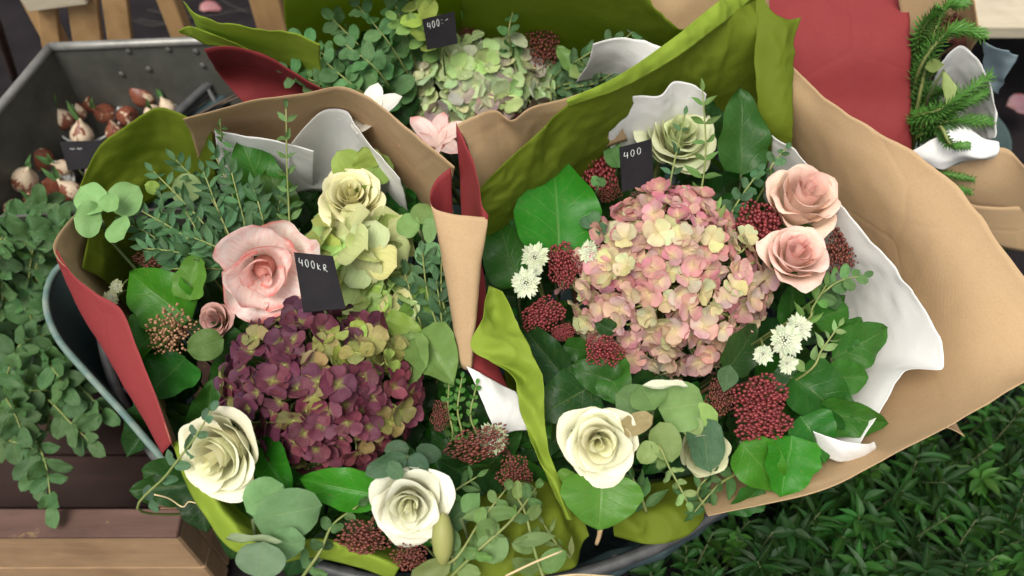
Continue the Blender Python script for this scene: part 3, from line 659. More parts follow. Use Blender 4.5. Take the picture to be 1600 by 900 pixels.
sheet(wB, 'kraft_corner', [[(1440, 672, .52), (1475, 668, .52), (1506, 682, .52)], [(1430, 660, .5), (1460, 650, .5), (1490, 655, .5)]], M['kraft'], M['red'], 10, 6, 0.002, 9, seed=15)
sheet(wB, 'white_tissue', [[(1205, 212, .625), (1235, 232, .625), (1290, 296, .61), (1345, 360, .60), (1400, 425, .59), (1450, 495, .58), (1477, 572, .57), (1415, 580, .555), (1376, 640, .545), (1330, 712, .54)],
                           [(1200, 250, .58), (1230, 280, .57), (1270, 330, .56), (1315, 390, .55), (1360, 440, .545), (1395, 500, .54), (1410, 555, .535), (1375, 585, .53), (1340, 640, .525), (1300, 700, .52)],
                           [(1190, 310, .5), (1210, 340, .49), (1240, 380, .48), (1270, 420, .47), (1300, 460, .47), (1320, 510, .47), (1320, 560, .47), (1305, 590, .47), (1280, 630, .47), (1250, 680, .47)]], M['white_tissue'], None, 60, 18, 0.006, 11, seed=16)
sheet(wB, 'white_tissue', [[(1268, 674, .565), (1310, 688, .565), (1352, 694, .56), (1366, 690, .555)], [(1272, 690, .55), (1312, 704, .555), (1350, 704, .55), (1368, 700, .545)], [(1282, 712, .535), (1310, 722, .535), (1340, 718, .535), (1362, 706, .535)]], M['white_tissue'], None, 20, 10, 0.004, 14, seed=17)
sheet(wB, 'kraft_sheet', [[(712, 196, .725), (740, 183, .725), (772, 173, .722), (800, 188, .712), (830, 168, .71), (890, 152, .70), (960, 128, .69)],
                          [(735, 240, .69), (760, 228, .685), (790, 215, .68), (815, 215, .675), (845, 200, .67), (900, 190, .665), (970, 170, .66)],
                          [(752, 330, .62), (775, 310, .62), (800, 290, .615), (830, 275, .61), (860, 260, .61), (920, 240, .6), (980, 220, .6)]], M['kraft'], M['red'], 56, 16, 0.005, 9, seed=18)
sheet(wB, 'green_tissue', [[(748, 300, .664), (785, 258, .678), (835, 212, .690), (890, 162, .705), (960, 132, .71), (1040, 82, .715), (1100, 36, .72), (1150, 0, .72), (1194, -24, .715)],
                           [(752, 330, .63), (800, 300, .63), (850, 262, .635), (905, 220, .64), (970, 185, .64), (1045, 145, .64), (1105, 110, .66), (1150, 80, .672), (1196, 60, .685)],
                           [(765, 390, .54), (815, 360, .54), (870, 330, .53), (920, 290, .53), (985, 250, .53), (1050, 220, .53), (1105, 205, .53), (1155, 195, .53), (1198, 190, .53)]], M['olive'], None, 70, 18, 0.006, 7, seed=19)
sheet(wB, 'tissue_fold', [[(884, 156, .713), (960, 122, .722), (1040, 68, .728), (1100, 20, .732), (1140, -14, .732), (1185, -56, .732)], [(885, 161, .711), (961, 131, .716), (1041, 82, .722), (1102, 36, .726), (1144, 2, .724), (1190, -40, .724)], [(887, 168, .703), (964, 142, .706), (1044, 98, .711), (1106, 54, .714), (1150, 20, .712), (1194, -22, .712)]], M['lime_lit'], None, 50, 8, 0.004, 10, seed=20)  # rim of the olive tissue in a lighter colour, painting in the light
sheet(wB, 'green_tissue', [[(1176, -30, .725), (1200, 10, .715), (1226, 28, .71), (1254, 26, .708)], [(1180, 90, .68), (1200, 100, .678), (1220, 106, .675), (1238, 104, .67)], [(1184, 180, .63), (1200, 190, .628), (1218, 196, .625), (1235, 200, .62)], [(1186, 260, .54), (1202, 264, .54), (1218, 268, .54), (1236, 272, .54)]], M['olive'], None, 20, 26, 0.004, 9, seed=21)
sheet(wB, 'white_tissue', [[(948, 172, .665), (985, 152, .67), (1030, 150, .67), (1052, 128, .675), (1082, 132, .67), (1100, 150, .66)], [(950, 205, .63), (985, 190, .63), (1030, 185, .63), (1055, 170, .63), (1082, 172, .63), (1102, 185, .62)], [(955, 260, .55), (990, 250, .55), (1030, 245, .55), (1058, 240, .55), (1082, 240, .55), (1105, 240, .55)]], M['white_tissue'], None, 36, 14, 0.005, 14, seed=22)
# lime tissue ribbon running down between the bouquets
sheet(wB, 'tissue_ribbon', [[(764, 446, .61), (772, 450, .606), (784, 456, .61)], [(752, 496, .60), (776, 500, .585), (802, 494, .60)], [(736, 545, .595), (784, 548, .603), (826, 544, .595)], [(798, 582, .59), (818, 588, .575), (846, 592, .59)], [(812, 630, .58), (832, 640, .588), (850, 650, .58)], [(828, 690, .565), (840, 700, .556), (858, 706, .565)], [(856, 752, .55), (866, 758, .556), (876, 756, .55)], [(884, 812, .53), (889, 813, .535), (896, 812, .53)]], M['lime_lit'], M['olive'], 22, 70, 0.004, 12, seed=23)
sheet(wB, 'green_tissue', [[(960, 838, .47), (1010, 850, .475), (1060, 842, .475), (1100, 812, .475)], [(950, 800, .485), (1005, 800, .49), (1060, 790, .49), (1110, 770, .49)], [(940, 760, .45), (1000, 755, .45), (1060, 745, .45), (1110, 735, .45)]], M['olive'], None, 44, 12, 0.004, 12, seed=24, pleat=.007, pf=5)
sheet(wB, 'green_tissue', [[(880, 800, .45), (830, 720, .46), (800, 640, .47), (780, 560, .48)], [(940, 790, .40), (880, 690, .41), (850, 620, .42), (820, 540, .43)]], M['olive'], None, 30, 10, 0.005, 12, seed=25)

# --- green bouquet (behind)
wC = wrap('red and kraft wrapping paper with lime tissue around the green hydrangea bouquet', FOOT['green'])
sheet(wC, 'red_band', [[(318, 79, .672), (345, 74, .678), (380, 77, .675), (415, 88, .67), (450, 107, .66), (485, 130, .65), (520, 148, .64)], [(345, 120, .59), (370, 115, .59), (400, 118, .59), (430, 128, .585), (462, 142, .58), (495, 155, .58), (525, 168, .58)], [(385, 165, .55), (405, 162, .55), (425, 160, .55), (450, 165, .55), (478, 172, .55), (505, 180, .55), (530, 188, .55)]], M['red'], M['kraft'], 40, 12, 0.003, 8, seed=30)
sheet(wC, 'green_tissue', [[(286, 2, .70), (313, 24, .70), (347, 35, .70), (403, 46, .70), (455, 52, .70), (500, 70, .69)], [(298, 24, .675), (318, 42, .67), (350, 52, .665), (402, 64, .66), (458, 80, .655), (500, 100, .645)], [(309, 45, .65), (326, 58, .64), (354, 68, .63), (404, 84, .62), (462, 110, .61), (505, 136, .60)]], M['lime_lit'], None, 36, 10, 0.003, 9, seed=31)
sheet(wC, 'green_tissue', [[(279, 49, .675), (294, 42, .68), (310, 46, .675), (350, 62, .665), (402, 84, .655)], [(282, 53, .665), (302, 56, .665), (318, 62, .655), (354, 70, .645), (404, 88, .635)], [(304, 62, .65), (320, 70, .645), (338, 73, .64), (360, 78, .635), (406, 94, .62)]], M['lime_lit'], None, 30, 8, 0.002, 9, seed=37)
sheet(wC, 'green_tissue', [[(440, -20, .72), (520, -40, .74), (620, -40, .74), (720, -40, .74)], [(450, 60, .62), (530, 30, .62), (620, 20, .62), (720, 10, .62)], [(480, 140, .52), (540, 110, .5), (620, 90, .5), (720, 80, .5)]], M['olive'], None, 40, 14, 0.006, 9, seed=32)
sheet(wC, 'green_tissue', [[(720, -40, .74), (820, -40, .74), (930, -30, .74), (1000, -6, .735), (1050, 44, .72), (1090, 40, .71)], [(720, 20, .64), (820, 30, .64), (920, 40, .64), (980, 60, .635), (1030, 80, .63), (1060, 90, .63)], [(720, 90, .52), (820, 100, .5), (900, 110, .5), (960, 120, .5), (1000, 130, .5), (1020, 140, .5)]], M['olive'], None, 50, 14, 0.006, 9, seed=33)
sheet(wC, 'kraft_sheet', [[(940, -40, .73), (1040, -40, .73), (1130, -40, .73), (1200, -40, .73)], [(985, -6, .70), (1040, 20, .69), (1110, 20, .685), (1200, 20, .68)], [(1040, 45, .665), (1060, 70, .65), (1110, 90, .63), (1200, 90, .62)]], M['kraft'], M['red'], 30, 14, 0.005, 8, seed=34)
sheet(wC, 'white_tissue', [[(925, 70, .68), (960, 60, .685), (1000, 62, .685), (1032, 74, .68)], [(920, 95, .65), (960, 88, .655), (990, 95, .655), (1010, 110, .65)], [(900, 130, .6), (940, 125, .6), (970, 130, .6), (990, 140, .6)]], M['white_tissue'], None, 26, 10, 0.006, 14, seed=35)
# --- large red sheet standing behind the pink bouquet
wR = wrap('large plain red paper sheet standing between the pink bouquet and the fir bouquet', (0.45, 0.98, 0))
sheet(wR, 'red_sheet', [[(1150, -150, 0.690), (1240, -150, 0.690), (1330, -150, 0.690), (1418, -150, 0.690)], [(1160, 40, 0.630), (1250, 40, 0.630), (1335, 40, 0.630), (1421, 40, 0.630)], [(1170, 150, 0.575), (1260, 150, 0.570), (1340, 150, 0.565), (1422, 150, 0.565)], [(1190, 260, 0.495), (1270, 260, 0.485), (1345, 260, 0.485), (1423, 260, 0.485)], [(1220, 330, 0.265), (1280, 330, 0.265), (1345, 330, 0.265), (1415, 330, 0.265)], [(1230, 470, 0.020), (1280, 470, 0.020), (1345, 470, 0.020), (1400, 470, 0.020)]], M['red'], M['kraft'], 40, 44, 0.004, 5, seed=36)
# --- fir bouquet at the right
wD = wrap('kraft and white wrapping paper with grey film around the fir and berry bouquet', FOOT['fir'])
sheet(wD, 'white_tissue', [[(1425, 236, .56), (1460, 216, .565), (1502, 196, .575), (1535, 216, .565), (1560, 222, .56)], [(1432, 246, .55), (1468, 246, .55), (1500, 238, .56), (1530, 246, .55), (1558, 240, .55)], [(1445, 262, .53), (1472, 266, .53), (1498, 254, .535), (1530, 250, .54), (1552, 248, .54)]], M['white_tissue'], None, 34, 12, 0.006, 16, seed=40)
sheet(wD, 'white_tissue', [[(1470, 100, .62), (1500, 72, .63), (1530, 100, .62), (1548, 140, .61), (1560, 185, .59), (1556, 215, .57)], [(1455, 130, .57), (1480, 120, .57), (1505, 135, .57), (1520, 160, .56), (1530, 195, .55), (1530, 220, .54)], [(1430, 170, .5), (1450, 165, .5), (1470, 170, .5), (1485, 190, .5), (1490, 210, .49), (1490, 230, .48)]], M['white_tissue'], None, 34, 14, 0.006, 14, seed=41)
sheet(wD, 'grey_film', [[(1535, 64, .64), (1560, 78, .635), (1588, 88, .62)], [(1540, 100, .6), (1560, 110, .595), (1572, 120, .59)], [(1540, 140, .56), (1552, 145, .555), (1558, 148, .55)]], M['teal_sheet'], None, 16, 12, 0.004, 14, seed=42)
sheet(wD, 'kraft_sheet', [[(1400, -30, .68), (1460, -30, .68), (1512, -20, .68), (1530, 60, .65)], [(1410, 60, .6), (1450, 60, .6), (1490, 60, .6), (1500, 100, .58)]], M['kraft'], M['red'], 24, 10, 0.004, 9, seed=43)
sheet(wD, 'kraft_sheet', [[(1420, 260, .5), (1480, 262, .51), (1560, 232, .54), (1600, 262, .53), (1640, 290, .52)], [(1440, 300, .46), (1490, 300, .47), (1550, 300, .48), (1600, 310, .48), (1650, 320, .48)], [(1470, 340, .4), (1510, 350, .4), (1560, 360, .4), (1600, 370, .4), (1660, 380, .4)]], M['kraft'], M['red'], 40, 14, 0.007, 8, seed=44)
sheet(wD, 'kraft_sheet', [[(1480, 310, .46), (1540, 322, .46), (1600, 324, .46), (1650, 330, .46)], [(1500, 370, .38), (1550, 385, .38), (1600, 395, .38), (1660, 400, .38)]], M['kraft'], M['red'], 24, 10, 0.006, 8, seed=45)

# ================================================================== FLOWERS
# ---- roses: whorls of petals around a tight heart
def rose_petals(mat, n, seed, openness=1.0, inner=0.05, ruffle=1.0):
    out = []
    for i in range(n):
        t = i / (n - 1); th = i * 2.39996 + seed
        r0 = inner + (0.90 - inner) * t ** 0.9
        H = 1.02 - 0.10 * t - 0.42 * t ** 1.5 * openness
        half = 1.9 - 0.62 * t
        curl = 0.10 + 0.22 * t * openness; droop = 0.14 + 0.50 * t * openness
        hj = 0.10 * math.sin(i * 12.9898 + seed * 4.1) * (1 - .4 * t); H += hj * .6; tx = 0.10 * math.sin(i * 7.77 + seed); ty = 0.10 * math.cos(i * 5.31 + seed)
        z0 = -0.05 - 0.1 * t; sd = seed * 7 + i * 1.37
        tipx = 0.5 * math.sin(sd * 3.1)
        def fn(u, v, t=t, th=th, r0=r0, H=H, half=half, curl=curl, droop=droop, z0=z0, sd=sd, tipx=tipx, tx=tx, ty=ty):
            s_ = (u - 0.5) * 2; a = abs(s_)
            vv = v * (1 - (0.16 + 0.12 * t) * a ** 2.2 + 0.035 * t * math.exp(-((s_ - tipx * .4) / .16) ** 2) + 0.02 * math.sin(s_ * 5 + sd))
            ang = th + s_ * half * (0.42 + 0.58 * min(1, v * 1.8) ** 0.7) * (1 - 0.06 * v ** 3)
            rad = r0 * (0.30 + 0.72 * min(1, vv * 1.25) ** 0.75) + 0.035 * s_ * (.6 + t)
            k = max(0, vv - 0.66) / 0.34
            rad *= 1 - 0.30 * max(0, .6 - t) * k
            rad += curl * k * k * (0.65 + 0.35 * math.cos(s_ * 2.6 + sd))
            z = z0 + (H - z0) * vv - droop * 0.30 * k ** 2.4
            q = Vector((rad * math.cos(ang) + tx * z * .7, rad * math.sin(ang) + ty * z * .7, z + (tx * math.cos(ang) - ty * math.sin(ang)) * rad * .8))
            w_ = (0.06 * t + 0.014) * ruffle; z_r = 0.016 * ruffle * v ** 4 * math.sin(s_ * 9 + sd * 2) ; q.z += z_r; q.x *= 1 + z_r; q.y *= 1 - z_r
            return q + Vector((nz(q * 2.2 + Vector((sd, 0, 0))), nz(q * 2.2 + Vector((0, sd, 3))), nz(q * 2.6 + Vector((5, 0, sd))))) * w_ * (0.4 + v)
        out.append((grid(fn, 18 if t > .3 else 14, 12, 'petal', mat), t))
    return out
ROSE = {'white': [rose_petals(M['white_rose'], 23, s_, 0.78, .022) for s_ in (0.4, 2.1)],
        'peach': [rose_petals(M['pink_rose'], 19, s_, 0.85, 0.025) for s_ in (1.1, 3.7)],
        'bud': [rose_petals(M['white_rose'], 14, 5.2, 0.35)]}
sep_c = (0.07, 0.17, 0.03)
def rose(label, px, py, z, dia_px, lean, b, kind='white', var=0, col=(0.84, 0.83, 0.66), incol=None, spin=0.0, cat='rose', stretch=1.0, sink=0.35):
    c = P(px, py, z); r = dia_px * 0.535 * S(px, py, z) / 0.98; ax = face(*lean)
    o = thing('rose', label, cat, c)
    Mx = Matrix.Translation(c - ax * r * sink) @ basis(ax) @ Matrix.Rotation(spin, 4, 'Z') @ Matrix.Diagonal((r * .9, r * .9, r * stretch, 1))
    inc = incol or (col[0] * 0.99, col[1] * 0.99, col[2] * 0.86)
    for me, t in ROSE[kind][var % len(ROSE[kind])]:
        put('petal', me, Mx, o, vary(tuple(inc[k] + (col[k] - inc[k]) * min(1, t * 1.6) for k in range(3)), 0.05))
    base = c - ax * r * (sink + 0.2)
    for k in range(5):
        a = k * 1.2566 + spin; d = basis(ax) @ Vector((math.cos(a), math.sin(a), 0.3))
        leaf(o, 'sepal', base, base + d * r * 0.95, r * 0.3, -ax, sep_c, name='sepal')
    stalk(o, base, b, 0.003, ax)
    return o

# ---- hydrangea heads: florets of four petals on a dome
eye_me = lathe([(0.0001, .5), (.35, .38), (.5, 0), (.35, -.35), (.0001, -.5)], 8, M['eye_green'], 'floret')
def hydrangea(label, px, py, z, rx_px, ry_px, depth, n, petal_px, colfn, b, key, lean=(0, 0), cut=-0.05, shape=None, seed=1, tilt=0.45, cupz=0.28):
    rr = random.Random(seed); c = P(px, py, z); s_ = S(px, py, z)
    ax = face(*lean); B3 = basis(ax).to_3x3(); X, Y = B3.col[0], B3.col[1]
    o = thing('hydrangea', label, 'hydrangea', c)
    parts = []; tot = int(n / (1 - cut) * 2)
    for i in range(tot):
        d3 = 1 - 2 * (i + 0.5) / tot
        if d3 < cut: break
        ph = i * 2.39996 + rr.uniform(-.12, .12); q = math.sqrt(max(0, 1 - d3 * d3))
        dx, dy = q * math.cos(ph), q * math.sin(ph)
        kx, ky = (shape(dx, dy) if shape else (1, 1))
        lift = rr.uniform(0.88, 1.07)
        p = c + X * (dx * rx_px * s_ * kx * lift) + Y * (dy * ry_px * s_ * ky * lift) + ax * ((d3 * depth) * lift - depth * 0.5)
        nrm = (X * dx * 1.0 + Y * dy * 1.0 + ax * (d3 + 0.25)).normalized()
        nrm = (nrm + Vector((rr.uniform(-1, 1), rr.uniform(-1, 1), rr.uniform(-1, 1))) * tilt).normalized()
        L = petal_px * s_ * rr.uniform(0.82, 1.16)
        col = colfn(dx, dy, rr)
        FB = basis(nrm, Vector((rr.uniform(-1, 1), rr.uniform(-1, 1), rr.uniform(-1, 1))).normalized())
        FM = Matrix.Translation(p) @ FB
        fl = put('floret', eye_me, FM @ Matrix.Diagonal((L * .13, L * .13, L * .13, 1)), o)
        WM[fl.name] = FM @ Matrix.Diagonal((L * .13, L * .13, L * .13, 1))
        npet = 4 if rr.random() < 0.85 else 3
        cz = cupz + rr.uniform(-.15, .25)
        for k in range(npet):
            a = k * 2 * math.pi / npet + rr.uniform(-.14, .14)
            pm = FM @ Matrix.Rotation(a, 4, 'Z') @ Matrix.Translation((0, 0, (k % 2) * L * 0.03)) @ Matrix.Rotation(cz + rr.uniform(-.2, .2), 4, 'X') @ Matrix.Rotation(rr.uniform(-.25, .25), 4, 'Y')
            pl = L * rr.uniform(0.88, 1.08)
            pm = pm @ Matrix.Diagonal((pl * rr.uniform(.95, 1.15), pl, pl, 1))
            cc = tuple(max(0.004, x * (1 + rr.uniform(-.14, .14))) for x in col)
            put('petal', LEAF[key][rr.randrange(7)], pm, fl, cc)
        parts.append(tube_data([p - nrm * 0.002, p - nrm * 0.02, c - ax * depth * 0.9], 0.0011, 0.0016, 4, 4))
    V, Fc = join_data(parts); stuff(put('stalks', mesh_from(V, Fc, 'stalks', M['stem']), None, o))
    stalk(o, c - ax * depth * 0.85, b, 0.004, ax)
    return o
def lerp3(a, b, t): return tuple(a[k] + (b[k] - a[k]) * t for k in range(3))

# ---- clusters of tiny round buds (skimmia)
def cluster_mesh(mat, seed, lobes=8, per=26, bead=0.055, loose=0.0):
    rr = random.Random(seed); ico = bmesh.new(); bmesh.ops.create_icosphere(ico, subdivisions=1, radius=1)
    iv = [v.co.copy() for v in ico.verts]; ifc = [tuple(v.index for v in f.verts) for f in ico.faces]; ico.free()
    beads, stalks = [], []
    for l in range(lobes):
        d3 = 1 - 0.9 * (l + .5) / lobes; ph = l * 2.39996 + seed; q = math.sqrt(1 - d3 * d3)
        lc = Vector((q * math.cos(ph) * .66, q * math.sin(ph) * .66, d3 * .42))
        stalks.append(tube_data([Vector((0, 0, -.7)), Vector((lc.x * .35, lc.y * .35, -.3)), lc * .8], 0.03, 0.018, 4, 4))
        for k in range(per):
            e3 = 1 - 1.45 * (k + .5) / per; ps = k * 2.39996 + l; qq = math.sqrt(max(0, 1 - e3 * e3))
            e = Vector((qq * math.cos(ps), qq * math.sin(ps), e3))
            p = lc + e * (0.36 + loose * rr.uniform(-.1, .12) + rr.uniform(-.03, .03))
            r = bead * rr.uniform(.75, 1.2); sc = Vector((1, 1, 1.15))
            beads.append(([p + Vector((v.x * r * sc.x, v.y * r * sc.y, v.z * r * sc.z)) for v in iv], ifc))
            if k % 3 == 0: stalks.append(tube_data([lc * .8, p * .95], 0.01, 0.008, 3, 1))
    V, Fc = join_data(beads); V2, F2 = join_data(stalks)
    return mesh_from(V, Fc, 'buds', mat), mesh_from(V2, F2, 'stalks', M['skstem'])
SK = {'red': [cluster_mesh(M['skimmia'], s_, 10, 26, .078) for s_ in (1, 2, 3)], 'dark': [cluster_mesh(M['skimmia_dark'], s_, 9, 24, .07, .45) for s_ in (4, 5)],
      'brown': [cluster_mesh(M['skimmia_brown'], 6, 9, 22, .056, .8)]}
def skimmia(label, px, py, z, w_px, h_px, b, kind='red', lean=(0, 0), var=0, rot=0.0, depth=1.0):
    c = P(px, py, z); s_ = S(px, py, z); ax = face(*lean); o = thing('berry_spray', label, 'berry spray', c)
    bud, stk = SK[kind][var % len(SK[kind])]
    sx, sy = w_px * s_ * .5, h_px * s_ * .5
    Mx = Matrix.Translation(c - ax * min(sx, sy) * .4) @ basis(ax) @ Matrix.Rotation(rot, 4, 'Z') @ Matrix.Diagonal((sx, sy, min(sx, sy) * depth, 1))
    stuff(put('buds', bud, Mx, o)); put('stalks', stk, Mx, o)
    stalk(o, c - ax * min(sx, sy) * 1.0, b, 0.0022, ax, M['skstem']); return o

# ---- star flowers (astrantia)
def pin_mesh():
    rr = random.Random(3); parts = []; ico = bmesh.new(); bmesh.ops.create_icosphere(ico, subdivisions=1, radius=1)
    iv = [v.co.copy() for v in ico.verts]; ifc = [tuple(v.index for v in f.verts) for f in ico.faces]; ico.free()
    for k in range(60):
        d3 = 1 - (k + .5) / 60; ph = k * 2.39996; q = math.sqrt(1 - d3 * d3); p = Vector((q * math.cos(ph) * .42, q * math.sin(ph) * .42, d3 * .34)) * rr.uniform(.9, 1.15)
        parts.append(([p + v * .05 for v in iv], ifc))
    V, Fc = join_data(parts); return mesh_from(V, Fc, 'florets', M['astr_c'])
PIN = pin_mesh()
def starflower(label, px, py, z, dia, b, lean=(0, 0), col=(0.72, 0.76, 0.60), group=None):
    c = P(px, py, z); r = dia * .5 * S(px, py, z); ax = face(*lean); o = thing('star_flower', label, 'star flower', c, group)
    B = basis(ax); FM = Matrix.Translation(c) @ B
    stuff(put('florets', PIN, FM @ Matrix.Diagonal((r, r, r, 1)), o))
    for k in range(24):
        a = k * 2 * math.pi / 24 + rnd.uniform(-.08, .08); d = B.to_3x3() @ Vector((math.cos(a), math.sin(a), rnd.uniform(.02, .28)))
        leaf(o, 'bract', c + d * r * .12 - ax * r * .06, c + d * r * rnd.uniform(.78, 1.06), r * .32, ax, vary(col, .07), name='bract')
    stalk(o, c - ax * 0.004, b, 0.0012, ax); return o

# ---- leafy branches
def sprig(label, pts, kind, llen, lwid, n, col, b=None, group=None, ang=0.9, pair=True, taper=0.45, up=None, spread=0.5, r=0.0014, smat=None, cat='foliage', name='eucalyptus_sprig', start=0.05, cvar=0.2, tipleaf=True):
    p3 = [P(*p) for p in pts]; o = thing(name, label, cat, p3[0], group); s_ = S(*pts[len(pts) // 2])
    path = list(p3)
    if b: path = [FOOT[b] + Vector((rnd.uniform(-.03, .03), rnd.uniform(-.03, .03), 0)), (FOOT[b] + p3[0] * 2) / 3 - Vector((0, 0, .03))] + path
    put('stem', tube(path, r * 1.3, r * .6, smat or M['stem'], 5, len(path) * 5), None, o)
    U = up if up is not None else TOCAM
    for k in range(n):
        t = start + (1 - start) * (k + .3) / n; p = crom(p3, t)
        d = (crom(p3, min(1, t + .03)) - crom(p3, max(0, t - .03))).normalized()
        side = d.cross(U)
        if side.length < .1: side = RIGHT.copy()
        side.normalize()
        if k % 2 and spread > 0.3: side = (side * .55 + U * .6 * rnd.choice((-1, 1))).normalized()
        L = llen * s_ * (1 - taper * t) * rnd.uniform(.8, 1.15)
        for sg in ((1, -1) if pair else ((1,) if k % 2 else (-1,))):
            dd = (d * math.cos(ang) + side * sg * math.sin(ang) + Vector((rnd.uniform(-1, 1), rnd.uniform(-1, 1), rnd.uniform(-1, 1))) * .3).normalized()
            un = (U + Vector((rnd.uniform(-1, 1), rnd.uniform(-1, 1), rnd.uniform(-1, 1))) * spread).normalized()
            leaf(o, kind, p, p + dd * L, L * lwid / llen * rnd.uniform(.85, 1.1), un, vary(col, cvar))
    if tipleaf:
        d = (p3[-1] - crom(p3, .93)).normalized(); L = llen * s_ * (1 - taper)
        leaf(o, kind, p3[-1], p3[-1] + d * L, L * lwid / llen, U, vary(col, cvar))
    return o
def leaves(label, specs, b, name='leaf_sprig', cat='leaf', group=None, kind='salal'):
    """broad leaves: (base px,py,z, tip px,py,z, width px, colour, lean)"""
    c = P(*specs[0][0]); o = thing(name, label, cat, c, group)
    for sp in specs:
        a, t_, w_, col = sp[:4]; ln = sp[4] if len(sp) > 4 else (rnd.uniform(-.25, .25), rnd.uniform(-.25, .25))
        k = sp[5] if len(sp) > 5 else kind
        A, T = P(*a), P(*t_); leaf(o, k, A, T, w_ * S(*a), face(*ln), vary(col, .08))
    stalk(o, c, b, 0.0018, Vector((0, 0, 1)), M['stem_dark']); return o

# ================================================================== PLUM BOUQUET
PL = 'plum'
def plum_col(dx, dy, rr):
    if dx > .05 and dy > .3 and rr.random() < .52: return lerp3((0.32, 0.42, 0.09), (0.30, 0.16, 0.11), rr.random() * .8)
    if rr.random() < .09: return (0.24, 0.22, 0.08)
    base = lerp3((0.085, 0.026, 0.050), (0.215, 0.055, 0.080), max(0, min(1, .5 + .45 * dx - .35 * dy + rr.uniform(-.35, .35))))
    return base
hydrangea('large plum purple hydrangea head flecked with green', 492, 612, .575, 152, 124, .08, 155, 26.5, plum_col, PL, 'h_plum', (0, 0), -.05, None, 3, .6, .25)
def lime_col(dx, dy, rr): return lerp3((0.40, 0.56, 0.13), (0.56, 0.67, 0.28), rr.random())
hydrangea('lime green hydrangea with broad pale florets under the cream rose', 558, 404, .572, 56, 52, .04, 11, 60, lime_col, PL, 'h_lime', (0, .05), .0, None, 8, .35, .2)
hydrangea('small lime green hydrangea florets beside the black price card', 612, 480, .545, 40, 34, .03, 12, 32, lime_col, PL, 'h_lime', (.2, 0), .0, None, 9, .4)
rose('white rose leaning against green tissue at the tub lip, leaves across it', 348, 706, .575, 150, (-.35, -.25), PL, 'white', 0, (0.91, 0.89, 0.68), spin=.4)
rose('white rose open above dark berries at the basket rim', 641, 786, .575, 128, (.05, -.12), PL, 'white', 1, (0.92, 0.91, 0.74), spin=2.2)
rose('cream yellow rose tucked behind lime green hydrangea florets', 549, 310, .595, 104, (.1, .45), PL, 'white', 0, (0.86, 0.83, 0.52), (0.80, 0.77, 0.42), spin=1.2)
# the big pink and white bloom
def big_bloom():
    c = P(412, 424, .61); s_ = S(412, 424, .61); ax = face(.25, -.25); o = thing('amaryllis_bloom', 'large pale pink bloom with red edged petals beside the black price card', 'flower', c)
    r = 86 * s_
    prs = rose_petals(M['amaryllis'], 10, 2.9, .65, .04, 2.0)
    Mx = Matrix.Translation(c - ax * r * .45) @ basis(ax) @ Matrix.Rotation(1.0, 4, 'Z') @ Matrix.Diagonal((r * .98, r * .98, r * .95, 1))
    for me, t in prs: put('petal', me, Mx, o, vary((0.92, 0.70 + .11 * t, 0.65 + .11 * t), .02))
    put('heart', lathe([(.001, .62), (.10, .58), (.17, .40), (.24, .1), (.22, -.05), (.001, -.08)], 16, M['amaryllis'], 'heart'), Mx, o, (0.80, 0.42, 0.38))
    stalk(o, c - ax * r * .5, PL, .005, ax)
big_bloom()
rose('dusky pink half hidden rose under the large pale pink bloom', 338, 500, .545, 58, (-.3, 0), PL, 'peach', 0, (0.55, 0.34, 0.30), (0.5, 0.3, 0.28))
skimmia('brownish bud spray beside the red paper band', 262, 516, .565, 90, 84, PL, 'brown', (-.2, .1))
skimmia('dark brown bud spray in shade below the narrow eucalyptus leaves', 248, 404, .515, 88, 42, PL, 'dark', (0, .2), 1)
skimmia('dark berry spray under the white rose at the basket rim', 566, 842, .545, 92, 60, PL, 'dark', (-.1, -.2), 0)
skimmia('small dark berry spray hanging over the basket rim', 640, 872, .545, 62, 50, PL, 'dark', (.1, -.2), 1)
skimmia('dark red berry spray below the white tissue', 748, 694, .54, 110, 60, PL, 'dark', (.1, 0), 1, .3)
skimmia('rusty berry spray above olive tissue beside the lime ribbon', 805, 740, .545, 62, 60, PL, 'dark', (.2, -.1), 0)
skimmia('small berry spray in shadow right of the plum hydrangea', 688, 650, .53, 34, 52, PL, 'dark', (0, 0), 0)
for px, py, d in ((184, 448, 22), (176, 466, 26)):
    starflower('tiny cream star flower peeping beside the red paper edge', px, py, .55, d + 6, PL, (-.2, 0), (0.6, 0.62, 0.4), 'star flowers beside the red paper')
starflower('pale green star flower half hidden under the white tissue', 770, 684, .535, 54, PL, (0, .1), (0.5, 0.55, 0.36))
# eucalyptus with narrow leaves
NL = 'narrow leaved blue green eucalyptus sprig fanning over the olive tissue'; NG = 'narrow leaved eucalyptus sprigs'
for pts in ([(372, 420, .55), (310, 340, .60), (240, 268, .62)], [(390, 430, .55), (350, 350, .60), (318, 268, .62)], [(400, 420, .55), (380, 340, .60), (360, 262, .63)], [(360, 430, .55), (290, 370, .59), (222, 330, .60)], [(420, 400, .55), (410, 340, .6), (395, 290, .62)], [(350, 420, .55), (280, 395, .585), (225, 388, .59)], [(400, 440, .55), (330, 390, .59), (290, 330, .6)], [(380, 420, .55), (345, 390, .6), (300, 370, .61)], [(410, 410, .55), (430, 350, .58), (440, 300, .6)], [(330, 430, .54), (262, 360, .575), (250, 300, .59)], [(370, 400, .54), (330, 310, .58), (275, 250, .61)], [(390, 400, .54), (365, 310, .585), (335, 240, .62)], [(400, 430, .54), (340, 420, .57), (270, 420, .57)], [(300, 420, .54), (240, 370, .57), (200, 350, .58)]):
    tx_, ty_ = pts[-1][:2]
    sprig('narrow leaved blue green eucalyptus sprig ' + ('leaning towards the round pale leaves' if tx_ < 245 else 'close to the upright broad leaf' if tx_ > 350 else 'rising before the olive tissue' if ty_ < 300 else 'lying low above the large pale pink bloom'), pts, 'lance', 44, 17, 10, E_BLUE, PL, NG, .85)
